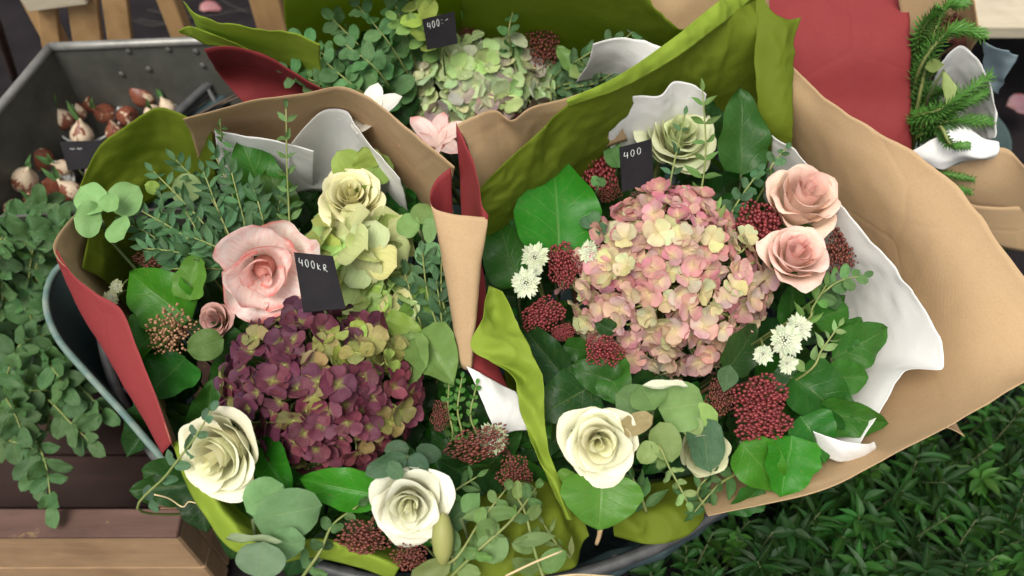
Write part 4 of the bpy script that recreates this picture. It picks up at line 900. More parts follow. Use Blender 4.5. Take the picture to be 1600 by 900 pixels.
sprig('upright eucalyptus tip standing against the kraft paper', [(462, 400, .56), (450, 300, .62), (447, 170, .70)], 'lance', 34, 13, 9, (0.10, 0.2, 0.06), PL)
sprig('small green sprig beside the kraft paper corner', [(350, 240, .6), (347, 215, .65), (344, 192, .68)], 'lance', 20, 8, 4, E_MID, PL)
# round pale leaves at the left
leaves('pale round eucalyptus leaves overhanging the red paper at the tray side', [((160, 345, .60), (116, 340, .615), 58, E_PALE, (-.2, 0), 'round'), ((160, 330, .61), (122, 290, .62), 52, E_PALE, (-.1, .2), 'round'), ((178, 332, .60), (214, 290, .62), 54, E_PALE, (.1, .1), 'round'), ((178, 345, .6), (192, 372, .60), 50, E_PALE, (0, -.1), 'round'), ((168, 332, .62), (172, 300, .63), 34, E_PALE, (0, .1), 'round'), ((196, 318, .6), (222, 316, .60), 40, E_PALE, (.1, 0), 'round')], PL, 'eucalyptus_sprig')
leaves('small lime eucalyptus leaves among the narrow leaves', [((250, 296, .59), (226, 290, .6), 22, E_LIME, (0, 0), 'round'), ((310, 310, .585), (270, 280, .6), 50, (0.2, .3, .12), (0, .1), 'round'), ((265, 350, .58), (240, 345, .585), 34, E_PALE, (0, 0), 'round')], PL, 'eucalyptus_sprig')
leaves('upright broad green leaf before the white tissue', [((424, 330, .56), (374, 218, .64), 84, G_MID, (.15, .1)), ((440, 350, .56), (420, 262, .61), 70, (0.06, .15, .02), (.2, .1))], PL)
leaves('bright broad leaf between the brown buds and the narrow eucalyptus', [((300, 500, .54), (192, 424, .575), 96, G_BRIGHT, (-.1, .1)), ((258, 500, .535), (196, 560, .55), 80, G_BRIGHT, (-.3, -.1)), ((296, 470, .56), (308, 392, .59), 54, G_LIGHT, (-.1, .2)), ((290, 560, .52), (228, 620, .53), 90, G_MID, (-.2, -.1)), ((350, 530, .56), (292, 548, .565), 50, (0.09, .16, .03), (0, 0), 'round')], PL)
leaves('glossy bright leaf under the plum hydrangea beside the white rose', [((400, 690, .545), (450, 775, .55), 60, G_BRIGHT, (.4, 0)), ((600, 775, .545), (462, 748, .555), 66, G_BRIGHT, (0, .2))], PL)
leaves('dark leaves in the gap right of the cream rose', [((640, 360, .53), (596, 290, .57), 60, G_DARK), ((640, 380, .53), (660, 300, .56), 60, G_MID), ((570, 270, .55), (540, 218, .60), 50, G_DARK), ((620, 340, .54), (640, 270, .58), 50, G_MID)], PL)
leaves('lime round leaves above the cream rose', [((560, 280, .60), (528, 238, .63), 54, E_LIME, (0, 0), 'round'), ((575, 282, .6), (605, 244, .62), 52, E_LIME, (0, 0), 'round'), ((580, 262, .61), (566, 232, .635), 50, (0.24, .34, .07), (0, 0), 'salal'), ((566, 290, .61), (570, 300, .60), 30, E_LIME, (0, 0), 'round')], PL, 'eucalyptus_sprig')
leaves('round pale green leaves beside the paper cone', [((655, 360, .585), (620, 345, .59), 40, (0.2, .36, .1), (0, 0), 'round'), ((655, 350, .59), (668, 318, .6), 40, (0.2, .36, .1), (0, 0), 'round'), ((660, 360, .585), (682, 360, .59), 40, (.16, .3, .1), (0, 0), 'round'), ((664, 380, .58), (676, 415, .575), 44, (.14, .3, .12), (0, 0), 'round')], PL, 'eucalyptus_sprig')
for k, pts in enumerate(([(690, 560, .53), (668, 460, .57), (660, 395, .58)], [(700, 540, .53), (690, 460, .57), (690, 400, .58)], [(660, 540, .53), (645, 470, .56), (630, 420, .57)], [(690, 560, .52), (690, 500, .56), (682, 440, .58)])):
    sprig('dark blue green eucalyptus sprig hanging beside the paper cone', pts, 'lance', 48, 19, 6, (0.055, 0.14, 0.058), PL, 'eucalyptus sprigs beside the paper cone', .8)
leaves('large pale green leaves right of the plum hydrangea', [((640, 520, .57), (632, 618, .565), 72, (0.2, .32, .1), (-.1, 0)), ((655, 520, .57), (704, 592, .57), 84, (0.22, .34, .09), (.2, 0)), ((660, 545, .56), (728, 560, .565), 60, (.2, .32, .1), (.2, .2)), ((600, 500, .565), (660, 520, .57), 40, E_LIME, (0, .3)), ((690, 460, .55), (610, 530, .56), 60, (.16, .3, .06), (.1, .1))], PL, 'eucalyptus_sprig')
leaves('large grey green eucalyptus leaves drooping over the tub front', [((395, 812, .585), (506, 792, .57), 80, (0.16, .30, .13), (0, 0), 'round'), ((385, 800, .57), (442, 756, .575), 66, (0.13, .27, .10), (0, .2), 'round'), ((412, 846, .58), (404, 905, .565), 78, (0.19, .30, .17), (0, -.1), 'round'), ((352, 842, .585), (440, 842, .585), 12, (0.3, .38, .22), (0, .9), 'round'), ((420, 838, .575), (475, 860, .56), 60, (0.16, .28, .13), (0, -.2), 'round')], PL, 'eucalyptus_sprig')
sprig('little eucalyptus sprig crossing the white rose and the crate corner', [(222, 800, .50), (262, 740, .575), (300, 690, .61), (330, 642, .63)], 'round', 36, 22, 6, (0.06, 0.14, 0.08), PL, None, .9)
leaves('dark eucalyptus leaves lying on the white rose above the basket rim', [((636, 712, .605), (572, 742, .61), 34, (.045, .11, .06), (0, 0), 'round'), ((640, 712, .605), (668, 738, .6), 32, (.045, .11, .06), (0, 0), 'round'), ((606, 722, .615), (628, 748, .61), 26, (.05, .12, .06), (0, 0), 'round'), ((650, 700, .6), (690, 716, .59), 30, (.05, .11, .06), (0, 0), 'round'), ((640, 700, .6), (600, 705, .6), 30, (.05, .11, .06), (0, 0), 'round')], PL, 'eucalyptus_sprig')
leaves('twisted eucalyptus leaves on olive tissue right of the white rose', [((720, 810, .565), (812, 800, .56), 24, (.16, .28, .08), (0, .7), 'round'), ((722, 800, .56), (750, 770, .565), 34, (.14, .26, .08), (0, 0), 'lance'), ((770, 830, .56), (770, 882, .55), 50, (.17, .3, .1), (0, -.2), 'round'), ((745, 840, .56), (780, 820, .565), 40, (.14, .24, .06), (0, 0), 'round'), ((800, 850, .56), (870, 836, .555), 22, (.18, .26, .09), (0, .5), 'lance'), ((705, 880, .55), (640, 905, .54), 36, (.2, .26, .08), (0, 0), 'round'), ((730, 790, .55), (690, 830, .55), 40, (.05, .13, .04), (0, 0), 'round'), ((790, 780, .55), (840, 770, .55), 44, (.09, .16, .04), (0, 0), 'round')], PL, 'eucalyptus_sprig')
sprig('pale green branching stem on the olive tissue', [(700, 880, .55), (750, 815, .565), (790, 765, .565)], 'round', 36, 22, 3, (.12, .22, .06), PL)
for k, pts in enumerate(([(720, 700, .5), (715, 640, .54), (722, 590, .56)], [(745, 700, .5), (735, 650, .54), (745, 600, .56)], [(705, 690, .5), (700, 640, .53), (702, 596, .55)])):
    sprig('fresh green small leaved sprig beside the white tissue', pts, 'round', 17, 11, 7, (0.06, .2, .025), PL, 'small leaved sprigs beside the white tissue', .9)
for pts, kd, ll, lw, nn, cc in (([(700, 905, .53), (745, 862, .555), (800, 812, .56), (838, 762, .55)], 'round', 40, 24, 5, (.10, .19, .05)), ([(850, 905, .53), (835, 860, .55), (820, 800, .555), (800, 765, .55)], 'round', 44, 28, 4, (.12, .2, .05)),
                                ([(660, 800, .52), (705, 770, .55), (745, 745, .555)], 'lance', 42, 15, 5, (.07, .16, .04)), ([(900, 880, .5), (870, 850, .535), (850, 820, .54)], 'lance', 40, 13, 3, (.16, .22, .06)), ([(720, 905, .53), (700, 860, .55), (668, 830, .555)], 'lance', 44, 15, 4, (.13, .2, .06)), ([(470, 905, .52), (500, 862, .545), (520, 820, .55), (560, 790, .55)], 'round', 38, 24, 4, (.07, .17, .05))):
    px_, py_ = pts[-1][:2]
    sprig(near(px_, py_, 'olive green %s leaved eucalyptus on tissue near the ' % ('narrow' if kd == 'lance' else 'round') + '%s'), pts, kd, ll, lw, nn, cc, None, 'eucalyptus sprigs on the front tissue', .9, cvar=.3)
for pts, kd, cc in (([(1010, 800, .50), (1000, 770, .53), (985, 740, .545)], 'lance', (.05, .14, .035)), ([(1110, 800, .5), (1090, 770, .53), (1110, 740, .54)], 'lance', (.04, .12, .03)), ([(1150, 740, .52), (1120, 760, .53), (1085, 800, .51)], 'lance', (.05, .13, .035))):
    sprig(near(pts[-1][0], pts[-1][1], 'slim green sprig tucked over the olive tissue near the %s'), pts, kd, 46, 18, 4, cc, None, 'slim sprigs at the basket front', .8)
# lily bud
def bud():
    c0, c1 = P(692, 800, .58), P(692, 884, .55); r = 18 * S(692, 840, .57); d = c1 - c0
    prof = [(0.001, 0), (.55, .08), (.9, .3), (1, .5), (.85, .75), (.45, .93), (.001, 1)]
    me = lathe([(a * r, b_ * d.length) for a, b_ in prof], 12, plain_mat('bud_skin', (.22, .27, .07), (.34, .26, .12), 18, .5, .3, .2, .001, (1, 1, .2)), 'flower_bud')
    o = put('flower_bud', me, Matrix.Translation(c0) @ basis(d)); tag(o, 'plump olive lily bud beside the white rose at the basket rim', 'bud')
bud()

# ================================================================== PINK BOUQUET
PK = 'pink'
def pink_col(dx, dy, rr):
    f = max(0, min(1, .42 + .28 * dy - .12 * dx + rr.uniform(-.45, .45)))
    if rr.random() < .22: return (0.62, 0.58, 0.34)
    return lerp3((0.66, 0.50, 0.40), (0.58, 0.22, 0.26), f)
def pink_shape(dx, dy):
    k = .72 if dy > .4 else 1.0
    return (1.0 - .34 * max(0, dy) ** 1.2, 1.0)
hydrangea('large dusty pink and cream hydrangea head', 1050, 436, .575, 154, 150, .085, 225, 22.5, pink_col, PK, 'h_pink', (0, 0), -.05, pink_shape, 5, .58)
rose('ivory white rose above a broad green leaf at the basket rim', 936, 690, .58, 122, (-.05, -.05), PK, 'white', 1, (0.91, 0.89, 0.67), spin=.3)
rose('cream rose half hidden behind eucalyptus below the pink hydrangea', 1096, 702, .55, 84, (.1, -.1), PK, 'bud', 0, (0.62, 0.64, 0.42))
rose('cream green rose behind the black card in the pink bouquet', 1058, 216, .60, 122, (.15, .35), PK, 'white', 0, (0.74, 0.78, 0.52), (.62, .7, .36), spin=2.5)
rose('peach pink rose lying on white tissue above another', 1248, 320, .60, 122, (.15, .6), PK, 'peach', 0, (0.92, 0.70, 0.57), (.92, .60, .52), spin=.5, stretch=1.35)
rose('ruffled peach pink rose below its twin beside the pink hydrangea', 1240, 402, .605, 104, (.05, .5), PK, 'peach', 1, (0.92, 0.67, 0.58), (.90, .54, .48), spin=1.9, stretch=1.25)
skimmia('tall dark red berry spray behind the black card in the pink bouquet', 934, 254, .575, 66, 100, PK, 'red', (-.1, .3), 0, .2)
skimmia('small brownish berry spray below the black card in the pink bouquet', 952, 296, .56, 44, 40, PK, 'dark', (0, .1), 0)
skimmia('round dark red berry spray beside the star flowers and the big leaf', 880, 412, .58, 58, 74, PK, 'red', (-.2, .1), 1)
skimmia('dark red berry spray below the star flowers', 846, 492, .565, 74, 58, PK, 'red', (-.3, 0), 2, .5)
skimmia('low dark red berry spray at the left edge of the pink hydrangea', 880, 520, .555, 42, 30, PK, 'red', (-.2, 0), 0)
skimmia('red berry spray over a dark leaf below the pink hydrangea', 944, 552, .58, 66, 58, PK, 'red', (-.1, -.1), 1)
skimmia('loose maroon berry spray beside the peach roses', 1186, 352, .595, 88, 88, PK, 'red', (.1, .1), 2, 1.0)
skimmia('dark maroon berry spray against the white tissue', 1318, 390, .565, 68, 78, PK, 'dark', (.3, .1), 0)
skimmia('big crimson berry spray above the front leaves', 1192, 622, .585, 92, 76, PK, 'red', (0, -.05), 0)
skimmia('big crimson berry spray lowest of the pink bouquet', 1194, 664, .585, 100, 70, PK, 'red', (.1, -.2), 1)
skimmia('reddish berry spray behind a grey green leaf below the pink hydrangea', 1126, 622, .575, 50, 64, PK, 'dark', (-.2, -.1), 0)
starflower('white star flower beside the round berry spray', 822, 442, .595, 54, PK, (-.2, 0))
starflower('white star flower above its twin beside the big leaf', 836, 402, .59, 50, PK, (-.1, .3), (0.7, .74, .56))
starflower('tiny white star flower tucked behind two others by the berries', 838, 422, .59, 26, PK, (-.1, .2))
starflower('pale star flower at the left edge of the pink hydrangea', 922, 394, .595, 40, PK, (-.6, .1), (0.7, .74, .56))
starflower('largest white star flower right of the pink hydrangea', 1226, 530, .60, 62, PK, (.05, 0))
starflower('white star flower topmost of the bunch right of the pink hydrangea', 1246, 512, .595, 50, PK, (.2, .2))
starflower('small white star flower at the left of the bunch over crimson berries', 1192, 553, .6, 38, PK, (-.1, -.1))
starflower('small white star flower lowest of the bunch over crimson berries', 1230, 568, .6, 36, PK, (.05, -.2))
leaves('very large glossy bright green leaf beside the round berry spray', [((872, 404, .57), (872, 232, .645), 138, G_BRIGHT, (.1, .05))], PK)
leaves('dark broad leaf standing left of the star flowers', [((815, 450, .55), (768, 330, .60), 86, G_MID, (-.2, .1)), ((800, 450, .54), (772, 400, .56), 70, G_DARK, (-.2, .1)), ((780, 330, .57), (770, 310, .6), 24, E_BLUE, (0, 0), 'lance'), ((812, 360, .57), (806, 300, .6), 30, (.05, .15, .05), (0, 0))], PK)
leaves('large upright mid green leaf before the olive tissue', [((1158, 272, .59), (1160, 136, .665), 84, (0.026, .125, .022), (.1, .1))], PK)
leaves('dark narrow leaves behind the cream green rose', [((972, 236, .57), (964, 158, .635), 40, G_DARK), ((1090, 200, .57), (1062, 140, .64), 70, G_DARK), ((1120, 230, .57), (1100, 160, .63), 60, G_DARK), ((1000, 240, .57), (955, 210, .6), 34, (.09, .2, .05)), ((968, 262, .58), (952, 222, .6), 34, (.09, .22, .05), (0, 0), 'round')], PK)
leaves('dark glossy leaf spread on the white tissue right of the star flowers', [((1300, 560, .55), (1392, 512, .565), 74, G_MID, (.3, .1)), ((1306, 540, .55), (1352, 498, .57), 40, G_MID, (.2, .2))], PK)
leaves('broad dark leaf below the star flower bunch', [((1236, 588, .555), (1342, 664, .555), 92, G_MID, (.3, -.1)), ((1290, 590, .55), (1360, 590, .555), 60, G_MID, (.3, 0)), ((1270, 640, .545), (1394, 668, .545), 60, G_MID, (.3, -.2))], PK)
leaves('bright green leaf pair at the front paper edge under the crimson berries', [((1158, 690, .57), (1226, 774, .55), 80, G_BRIGHT, (0, -.2)), ((1236, 680, .57), (1226, 778, .545), 96, G_BRIGHT, (.2, -.1)), ((1250, 650, .56), (1296, 720, .55), 80, G_MID, (.3, -.2)), ((1190, 760, .53), (1142, 806, .52), 50, G_MID, (-.1, -.3))], PK)
leaves('broad light green leaf under the ivory white rose', [((940, 738, .56), (936, 828, .545), 128, (0.085, .24, .03), (0, -.1)), ((900, 740, .555), (880, 770, .55), 50, G_LIGHT, (-.2, -.1))], PK)
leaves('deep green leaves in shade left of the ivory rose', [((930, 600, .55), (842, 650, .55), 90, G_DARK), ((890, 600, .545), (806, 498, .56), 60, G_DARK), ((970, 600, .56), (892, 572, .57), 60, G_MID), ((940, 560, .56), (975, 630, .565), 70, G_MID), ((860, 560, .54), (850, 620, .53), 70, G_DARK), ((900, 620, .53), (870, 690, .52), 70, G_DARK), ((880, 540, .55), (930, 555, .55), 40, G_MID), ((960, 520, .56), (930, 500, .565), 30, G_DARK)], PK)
leaves('dark leaf between the pink hydrangea and the star flower bunch', [((1132, 580, .55), (1198, 508, .57), 64, (0.025, .085, .02), (.2, 0)), ((1210, 580, .55), (1255, 600, .555), 50, (.03, .09, .03)), ((1290, 480, .55), (1310, 440, .56), 40, (.05, .13, .04)), ((1270, 500, .54), (1330, 480, .55), 60, G_MID)], PK)
leaves('grey green eucalyptus leaf against the half hidden cream rose', [((1096, 652, .575), (1110, 734, .57), 60, (.05, .12, .06), (.1, 0), 'round'), ((1140, 570, .6), (1132, 612, .595), 34, (.06, .13, .05), (0, 0), 'lance')], PK, 'eucalyptus_sprig')
leaves('broad pale eucalyptus leaves below the pink hydrangea', [((1020, 640, .585), (962, 618, .59), 60, (.11, .22, .07), (0, 0), 'round'), ((1028, 640, .59), (1104, 630, .585), 80, (.17, .29, .09), (0, .1), 'round'), ((1024, 640, .6), (1000, 600, .6), 60, (.15, .27, .08), (0, .1), 'round'), ((1020, 650, .6), (964, 676, .595), 34, (.38, .28, .13), (0, .3), 'round'), ((1075, 640, .58), (1122, 660, .575), 40, (.2, .34, .08), (0, .2), 'round'), ((1022, 690, .59), (1002, 725, .58), 34, (.24, .33, .1), (0, 0), 'round'), ((1030, 660, .59), (1050, 720, .585), 50, (.2, .27, .08), (0, 0), 'round'), ((1002, 604, .615), (1076, 598, .615), 16, (.62, .64, .5), (0, .8), 'round'), ((1075, 648, .58), (1090, 690, .57), 36, (.2, .26, .09), (0, 0), 'lance')], PK, 'eucalyptus_sprig')
sprig('small round leaved eucalyptus tip hanging below the half hidden cream rose', [(1020, 690, .575), (1048, 735, .575), (1074, 784, .56)], 'round', 30, 17, 5, (.2, .3, .1), PK, None, 1.1, taper=.4)
sprig('upright eucalyptus spray before the large mid green leaf', [(1080, 350, .56), (1102, 250, .62), (1098, 144, .68)], 'lance', 40, 13, 7, (.13, .25, .06), PK, None, 1.2)
sprig('eucalyptus spray above the loose maroon berries', [(1120, 380, .56), (1150, 320, .6), (1186, 268, .62)], 'round', 30, 18, 6, (.06, .16, .07), PK, None, .9)
sprig('eucalyptus spray over the cream green rose', [(1040, 330, .57), (1050, 270, .62), (1070, 180, .645)], 'lance', 34, 14, 5, (.05, .13, .06), PK, None, 1.0)
sprig('pale green eucalyptus tip beside the loose maroon berries', [(1150, 390, .57), (1130, 350, .6), (1112, 320, .61)], 'lance', 34, 14, 4, (.2, .3, .08), PK)
sprig('little eucalyptus sprig on the white tissue corner', [(1190, 300, .58), (1205, 260, .62), (1228, 232, .63)], 'round', 24, 16, 4, (.06, .17, .07), PK)
sprig('thin pale sprig below the peach rose on white tissue', [(1270, 470, .56), (1310, 440, .58), (1350, 430, .58)], 'round', 32, 20, 4, (.12, .24, .08), PK)
sprig('thin pale sprig of budding leaves right of the star flower bunch', [(1250, 590, .56), (1285, 545, .59), (1310, 510, .6)], 'lance', 34, 14, 5, (.22, .34, .12), PK)
sprig('slim green leaves behind the star flower bunch', [(1250, 510, .56), (1270, 480, .58), (1300, 430, .58)], 'lance', 44, 16, 4, (.12, .26, .05), PK)
leaves('tiny pale sprig lying on the tall berry spray', [((935, 290, .6), (925, 276, .61), 16, E_MID, (0, 0), 'round'), ((935, 290, .6), (944, 278, .61), 16, E_MID, (0, 0), 'round')], PK, 'eucalyptus_sprig')
leaves('small eucalyptus leaves at the upper left of the pink hydrangea', [((930, 350, .6), (905, 345, .6), 20, E_BLUE, (0, 0), 'round'), ((930, 355, .6), (950, 360, .6), 20, E_BLUE, (0, 0), 'round'), ((928, 350, .6), (930, 328, .61), 20, E_BLUE, (0, 0), 'round')], PK, 'eucalyptus_sprig')

# ================================================================== GREEN BOUQUET
GR = 'green'
def green_col(dx, dy, rr):
    if dy < -.45 and rr.random() < .45: return lerp3((0.40, 0.30, 0.28), (0.36, 0.10, 0.16), rr.random() ** 2)
    if rr.random() < .1: return (0.45, .40, .36)
    return lerp3((0.42, 0.56, 0.22), (0.58, 0.67, 0.42), rr.random())
hydrangea('pale green hydrangea head tinged mauve along its lower side', 742, 130, .565, 118, 72, .07, 120, 24, green_col, GR, 'h_lime', (0, .1), -.1, None, 12, .45)
skimmia('dark red berry spray beside the black card in the green bouquet', 736, 44, .60, 40, 46, GR, 'dark', (0, .1), 0)
skimmia('brown berry spray above the pale green hydrangea', 848, 68, .60, 62, 72, GR, 'dark', (.1, .1), 1)
skimmia('small dark berry spray in the leaves right of the pale green hydrangea', 908, 110, .57, 40, 36, GR, 'dark', (.1, .1), 0)
skimmia('small berry spray behind the kraft paper crease', 905, 138, .56, 36, 26, GR, 'dark', (.1, 0), 1)
def lily(label, px, py, z, L_px, key, cols, lean, n=6, b=GR, spread=.75):
    c = P(px, py, z); s_ = S(px, py, z); ax = face(*lean); B = basis(ax).to_3x3(); o = thing('lily_bloom', label, 'flower', c)
    for k in range(n):
        a = k * 2 * math.pi / n + .3; d = (B @ Vector((math.cos(a) * spread, math.sin(a) * spread, .75))).normalized(); L = L_px * s_ * rnd.uniform(.9, 1.1)
        leaf(o, key, c, c + d * L, L * .55, (ax * .8 - d * .2), vary(cols, .04), name='petal')
    stalk(o, c, b, .004, ax)
lily('white lily bloom behind the kraft paper edge', 582, 190, .63, 62, 'wlily', (.86, .86, .78), (-.1, .6))
lily('pale pink bloom behind the paper cone top', 684, 228, .64, 56, 'lily', (.86, .70, .64), (-.1, .55))
RG = 'round leaved eucalyptus sprigs in the green bouquet'
for k, pts in enumerate(([(620, 170, .55), (540, 110, .62), (470, 60, .65)], [(640, 150, .55), (570, 80, .62), (520, 30, .65)], [(600, 180, .55), (520, 140, .61), (450, 110, .63)], [(650, 140, .55), (610, 70, .63), (560, 10, .66)], [(600, 170, .55), (560, 140, .62), (500, 90, .64)], [(630, 170, .55), (590, 110, .63), (540, 70, .65)], [(660, 130, .56), (630, 40, .64), (610, -10, .67)])):
    tx_, ty_ = pts[-1][:2]
    sprig('round leaved blue green eucalyptus sprig ' + ('reaching over the lime tissue' if tx_ < 505 and ty_ > 50 else 'rising tall before the wooden post' if tx_ < 530 else 'near the white lily and the black card'), pts, 'round', 42, 30, 7, (0.08, .20, .065), GR, RG, .95)
sprig('lime round leaved eucalyptus sprig above the black card', [(690, 70, .62), (660, 30, .66), (640, -20, .68)], 'round', 44, 32, 5, E_LIME, GR, None, 1.1)
sprig('lime eucalyptus sprig left of the black card', [(700, 90, .6), (650, 50, .65), (620, 30, .66)], 'round', 40, 24, 4, (.2, .34, .09), GR)
sprig('blue green eucalyptus sprig beside the brown berries', [(800, 100, .58), (795, 50, .64), (805, 5, .66)], 'round', 30, 20, 5, E_MID, GR)
for pts in ([(880, 140, .55), (930, 100, .62), (1000, 40, .66)], [(870, 150, .55), (930, 130, .6), (980, 100, .63)], [(860, 130, .55), (910, 90, .62), (960, 60, .64)], [(860, 150, .54), (890, 130, .58), (930, 120, .6)]):
    sprig('small leaved eucalyptus sprig reaching over white tissue in the green bouquet', pts, 'round', 32, 18, 7, (.09, .19, .08), GR, 'small eucalyptus sprigs in the green bouquet', .9)
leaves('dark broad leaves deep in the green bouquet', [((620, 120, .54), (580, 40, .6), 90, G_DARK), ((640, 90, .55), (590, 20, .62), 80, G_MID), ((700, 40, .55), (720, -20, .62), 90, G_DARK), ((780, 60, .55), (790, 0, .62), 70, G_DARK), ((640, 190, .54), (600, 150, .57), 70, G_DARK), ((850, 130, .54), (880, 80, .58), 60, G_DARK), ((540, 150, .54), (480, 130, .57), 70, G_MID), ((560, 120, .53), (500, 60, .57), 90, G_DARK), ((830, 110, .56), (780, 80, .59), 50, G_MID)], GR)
leaves('pale pointed leaf tips at the right of the pale green hydrangea', [((900, 110, .6), (870, 70, .62), 30, (.2, .34, .1)), ((890, 120, .6), (930, 95, .61), 24, (.24, .36, .12)), ((805, 70, .62), (815, 52, .63), 40, (.5, .55, .35)), ((748, 60, .62), (742, 48, .63), 24, (.35, .45, .2))], GR)

# ================================================================== FIR BOUQUET
FI = 'fir'
def fir(label, pts, group, nl_px=25, dens=95):
    p3 = [P(*p) for p in pts]; s_ = S(*pts[0]); o = thing('fir_sprig', label, 'fir sprig', p3[0], group)
    put('twig', tube([FOOT[FI], (FOOT[FI] + p3[0]) / 2] + p3, .003, .0014, M['stem'], 5, 20), None, o)
    parts = []
    for k in range(dens * 3):
        t = (k + rnd.random()) / (dens * 3); p = crom(p3, t); d = (crom(p3, min(1, t + .02)) - crom(p3, max(0, t - .02))).normalized()
        a = k * 2.39996; x = d.orthogonal().normalized(); y = d.cross(x)
        e = (d * .55 + (x * math.cos(a) + y * math.sin(a)) * .8).normalized(); L = nl_px * s_ * rnd.uniform(.7, 1.1) * (1 - .35 * t); wv = e.cross(d).normalized() * .0009
        up_ = wv.cross(e).normalized() * .0005
        parts.append(([p + wv, p - wv, p + e * L * .7 - wv * 1.1 + up_, p + e * L, p + e * L * .7 + wv * 1.1 + up_], [(0, 1, 2, 4), (2, 3, 4)]))
    V, Fc = join_data(parts); stuff(put('needles', mesh_from(V, Fc, 'needles', M['fir'], False), None, o))
FG = 'fir sprigs in the right bouquet'
for pts in ([(1428, 200, .52), (1450, 90, .62), (1475, 15, .67), (1505, 5, .67)], [(1425, 120, .55), (1440, 50, .64), (1465, 15, .67)], [(1430, 130, .58), (1465, 65, .65), (1500, 45, .66), (1535, 55, .65)], [(1425, 190, .54), (1470, 170, .6), (1545, 120, .62)], [(1430, 210, .53), (1480, 175, .59), (1540, 145, .6)], [(1425, 200, .53), (1480, 190, .58), (1545, 190, .58)], [(1425, 160, .54), (1440, 100, .6), (1450, 60, .63)], [(1430, 220, .52), (1460, 200, .55), (1500, 165, .58)], [(1424, 180, .52), (1450, 150, .57), (1490, 140, .59)]):
    fir('dark green fir sprig ' + ('curving up behind the maroon berries' if pts[-1][1] < 30 else 'arching right below the maroon berries' if pts[-1][1] < 60 and pts[-1][0] > 1500 else 'spreading over the standing white tissue' if pts[-1][0] > 1530 else 'deep beside the large red paper'), pts, FG)
for pts in ([(1465, 200, .57), (1485, 225, .58), (1512, 228, .57)], [(1430, 240, .5), (1460, 265, .52), (1520, 280, .5)], [(1440, 260, .49), (1470, 285, .50), (1515, 300, .49)]):
    fir('bright fir sprig tip hanging over the white tissue', pts, 'fir tips over white tissue', 15, 70)
fir('fir sprig at the ground behind the kraft sheet edge', [(1640, 340, .35), (1600, 370, .38), (1560, 390, .37)], None, 20)
skimmia('dark maroon berry spray among the fir sprigs', 1482, 36, .63, 76, 60, FI, 'dark', (0, .2), 0)
skimmia('small maroon berry spray below the arching fir sprig', 1500, 66, .62, 24, 24, FI, 'dark', (0, .2), 1)
leaves('dark broad leaf deep among the fir sprigs', [((1425, 160, .55), (1470, 125, .57), 60, G_DARK), ((1440, 120, .56), (1425, 80, .58), 60, G_DARK)], FI)
leaves('yellowish green leaves hanging over the white tissue among fir', [((1475, 110, .63), (1485, 165, .61), 18, (.28, .36, .12), (0, 0), 'lance'), ((1480, 120, .62), (1492, 160, .61), 16, (.3, .38, .16), (0, 0), 'lance'), ((1445, 105, .62), (1475, 100, .63), 22, (.2, .26, .06), (0, 0), 'lance')], FI)

# ================================================================== PRICE CARDS
GL = {'4': [[(.15, 1), (.05, .42), (.75, .42)], [(.62, .85), (.6, 0)]], '0': [[(.4, 1), (.12, .75), (.1, .3), (.35, 0), (.62, .25), (.66, .75), (.4, 1)]], 'k': [[(.12, .8), (.12, 0)], [(.6, .62), (.14, .3), (.6, 0)]],
      'r': [[(.15, .0), (.15, .75), (.55, .78), (.55, .45), (.18, .38), (.75, -.05)]], ':': [[(.3, .75), (.36, .7)], [(.3, .25), (.36, .2)]], '-': [[(.0, .5), (.7, .6)]], '~': [[(0, .3), (.2, .6), (.4, .2), (.6, .6), (.8, .3)]]}
def price_card(label, corners, z, text, x0, y0, cw, ch, slope=0.0, zt=0.0, r=0.0006, cat='price card'):
    """corners: tl, tr, br, bl in pixels; the top edge stands zt higher than the bottom"""
    tl, tr = P(*corners[0], z + zt), P(*corners[1], z + zt); brr, bl = P(*corners[2], z), P(*corners[3], z)
    n = (tr - tl).cross(tl - bl).normalized()
    o = thing('price_card', label, cat, (bl + brr) / 2)
    th = .0012
    V = [tl, tr, brr, bl] + [p - n * th for p in (tl, tr, brr, bl)]
    put('card', mesh_from(V, [(3, 2, 1, 0), (4, 5, 6, 7), (0, 1, 5, 4), (1, 2, 6, 5), (2, 3, 7, 6), (3, 0, 4, 7)], 'card', M['slate'], False), None, o)
    W = (tr - tl).length; H = (tl - bl).length; ux = (tr - tl).normalized(); uy = (tl - bl).normalized()
    parts = []
    for i, ch_ in enumerate(text):
        for st in GL[ch_]:
            pts = [tl + ux * W * (x0 + cw * (i + q[0] * .85)) - uy * H * (y0 + slope * (i + q[0]) + ch * (1 - q[1])) + n * .0005 for q in st]
            parts.append(tube_data(pts, r, r, 5, max(4, 5 * len(pts))))
    if parts:
        V, Fc = join_data(parts); put('writing', mesh_from(V, Fc, 'writing', M['chalk']), None, o)
    put('spike', tube([(bl + brr) / 2 - n * .002, (bl + brr) / 2 - n * .004 - Z * .07 + UPS * .012], .0012, .0012, M['stem_dark'], 5, 3, 'spike'), None, o)
price_card('black price card chalked 400kr beside the large pale pink bloom', [(459, 394), (520, 400), (540, 482), (474, 488)], .628, '400kr', .10, .09, .15, .13, .012, .02, .00045)
price_card('black price card chalked 400 above the pink hydrangea', [(968, 230), (1018, 217), (1022, 288), (972, 300)], .615, '400', .12, .14, .20, .15, -.008, .03, .00045)
price_card('black price card chalked 400:- above the pale green hydrangea', [(660, 30), (710, 18), (715, 68), (668, 78)], .65, '400:-', .12, .14, .14, .22, -.01, .03, .00045)
price_card('small black price card with smudged writing among the flower bulbs', [(93, 221), (182, 219), (140, 263), (106, 266)], .42, '~~', .14, .18, .13, .16, 0, .02, .0004)

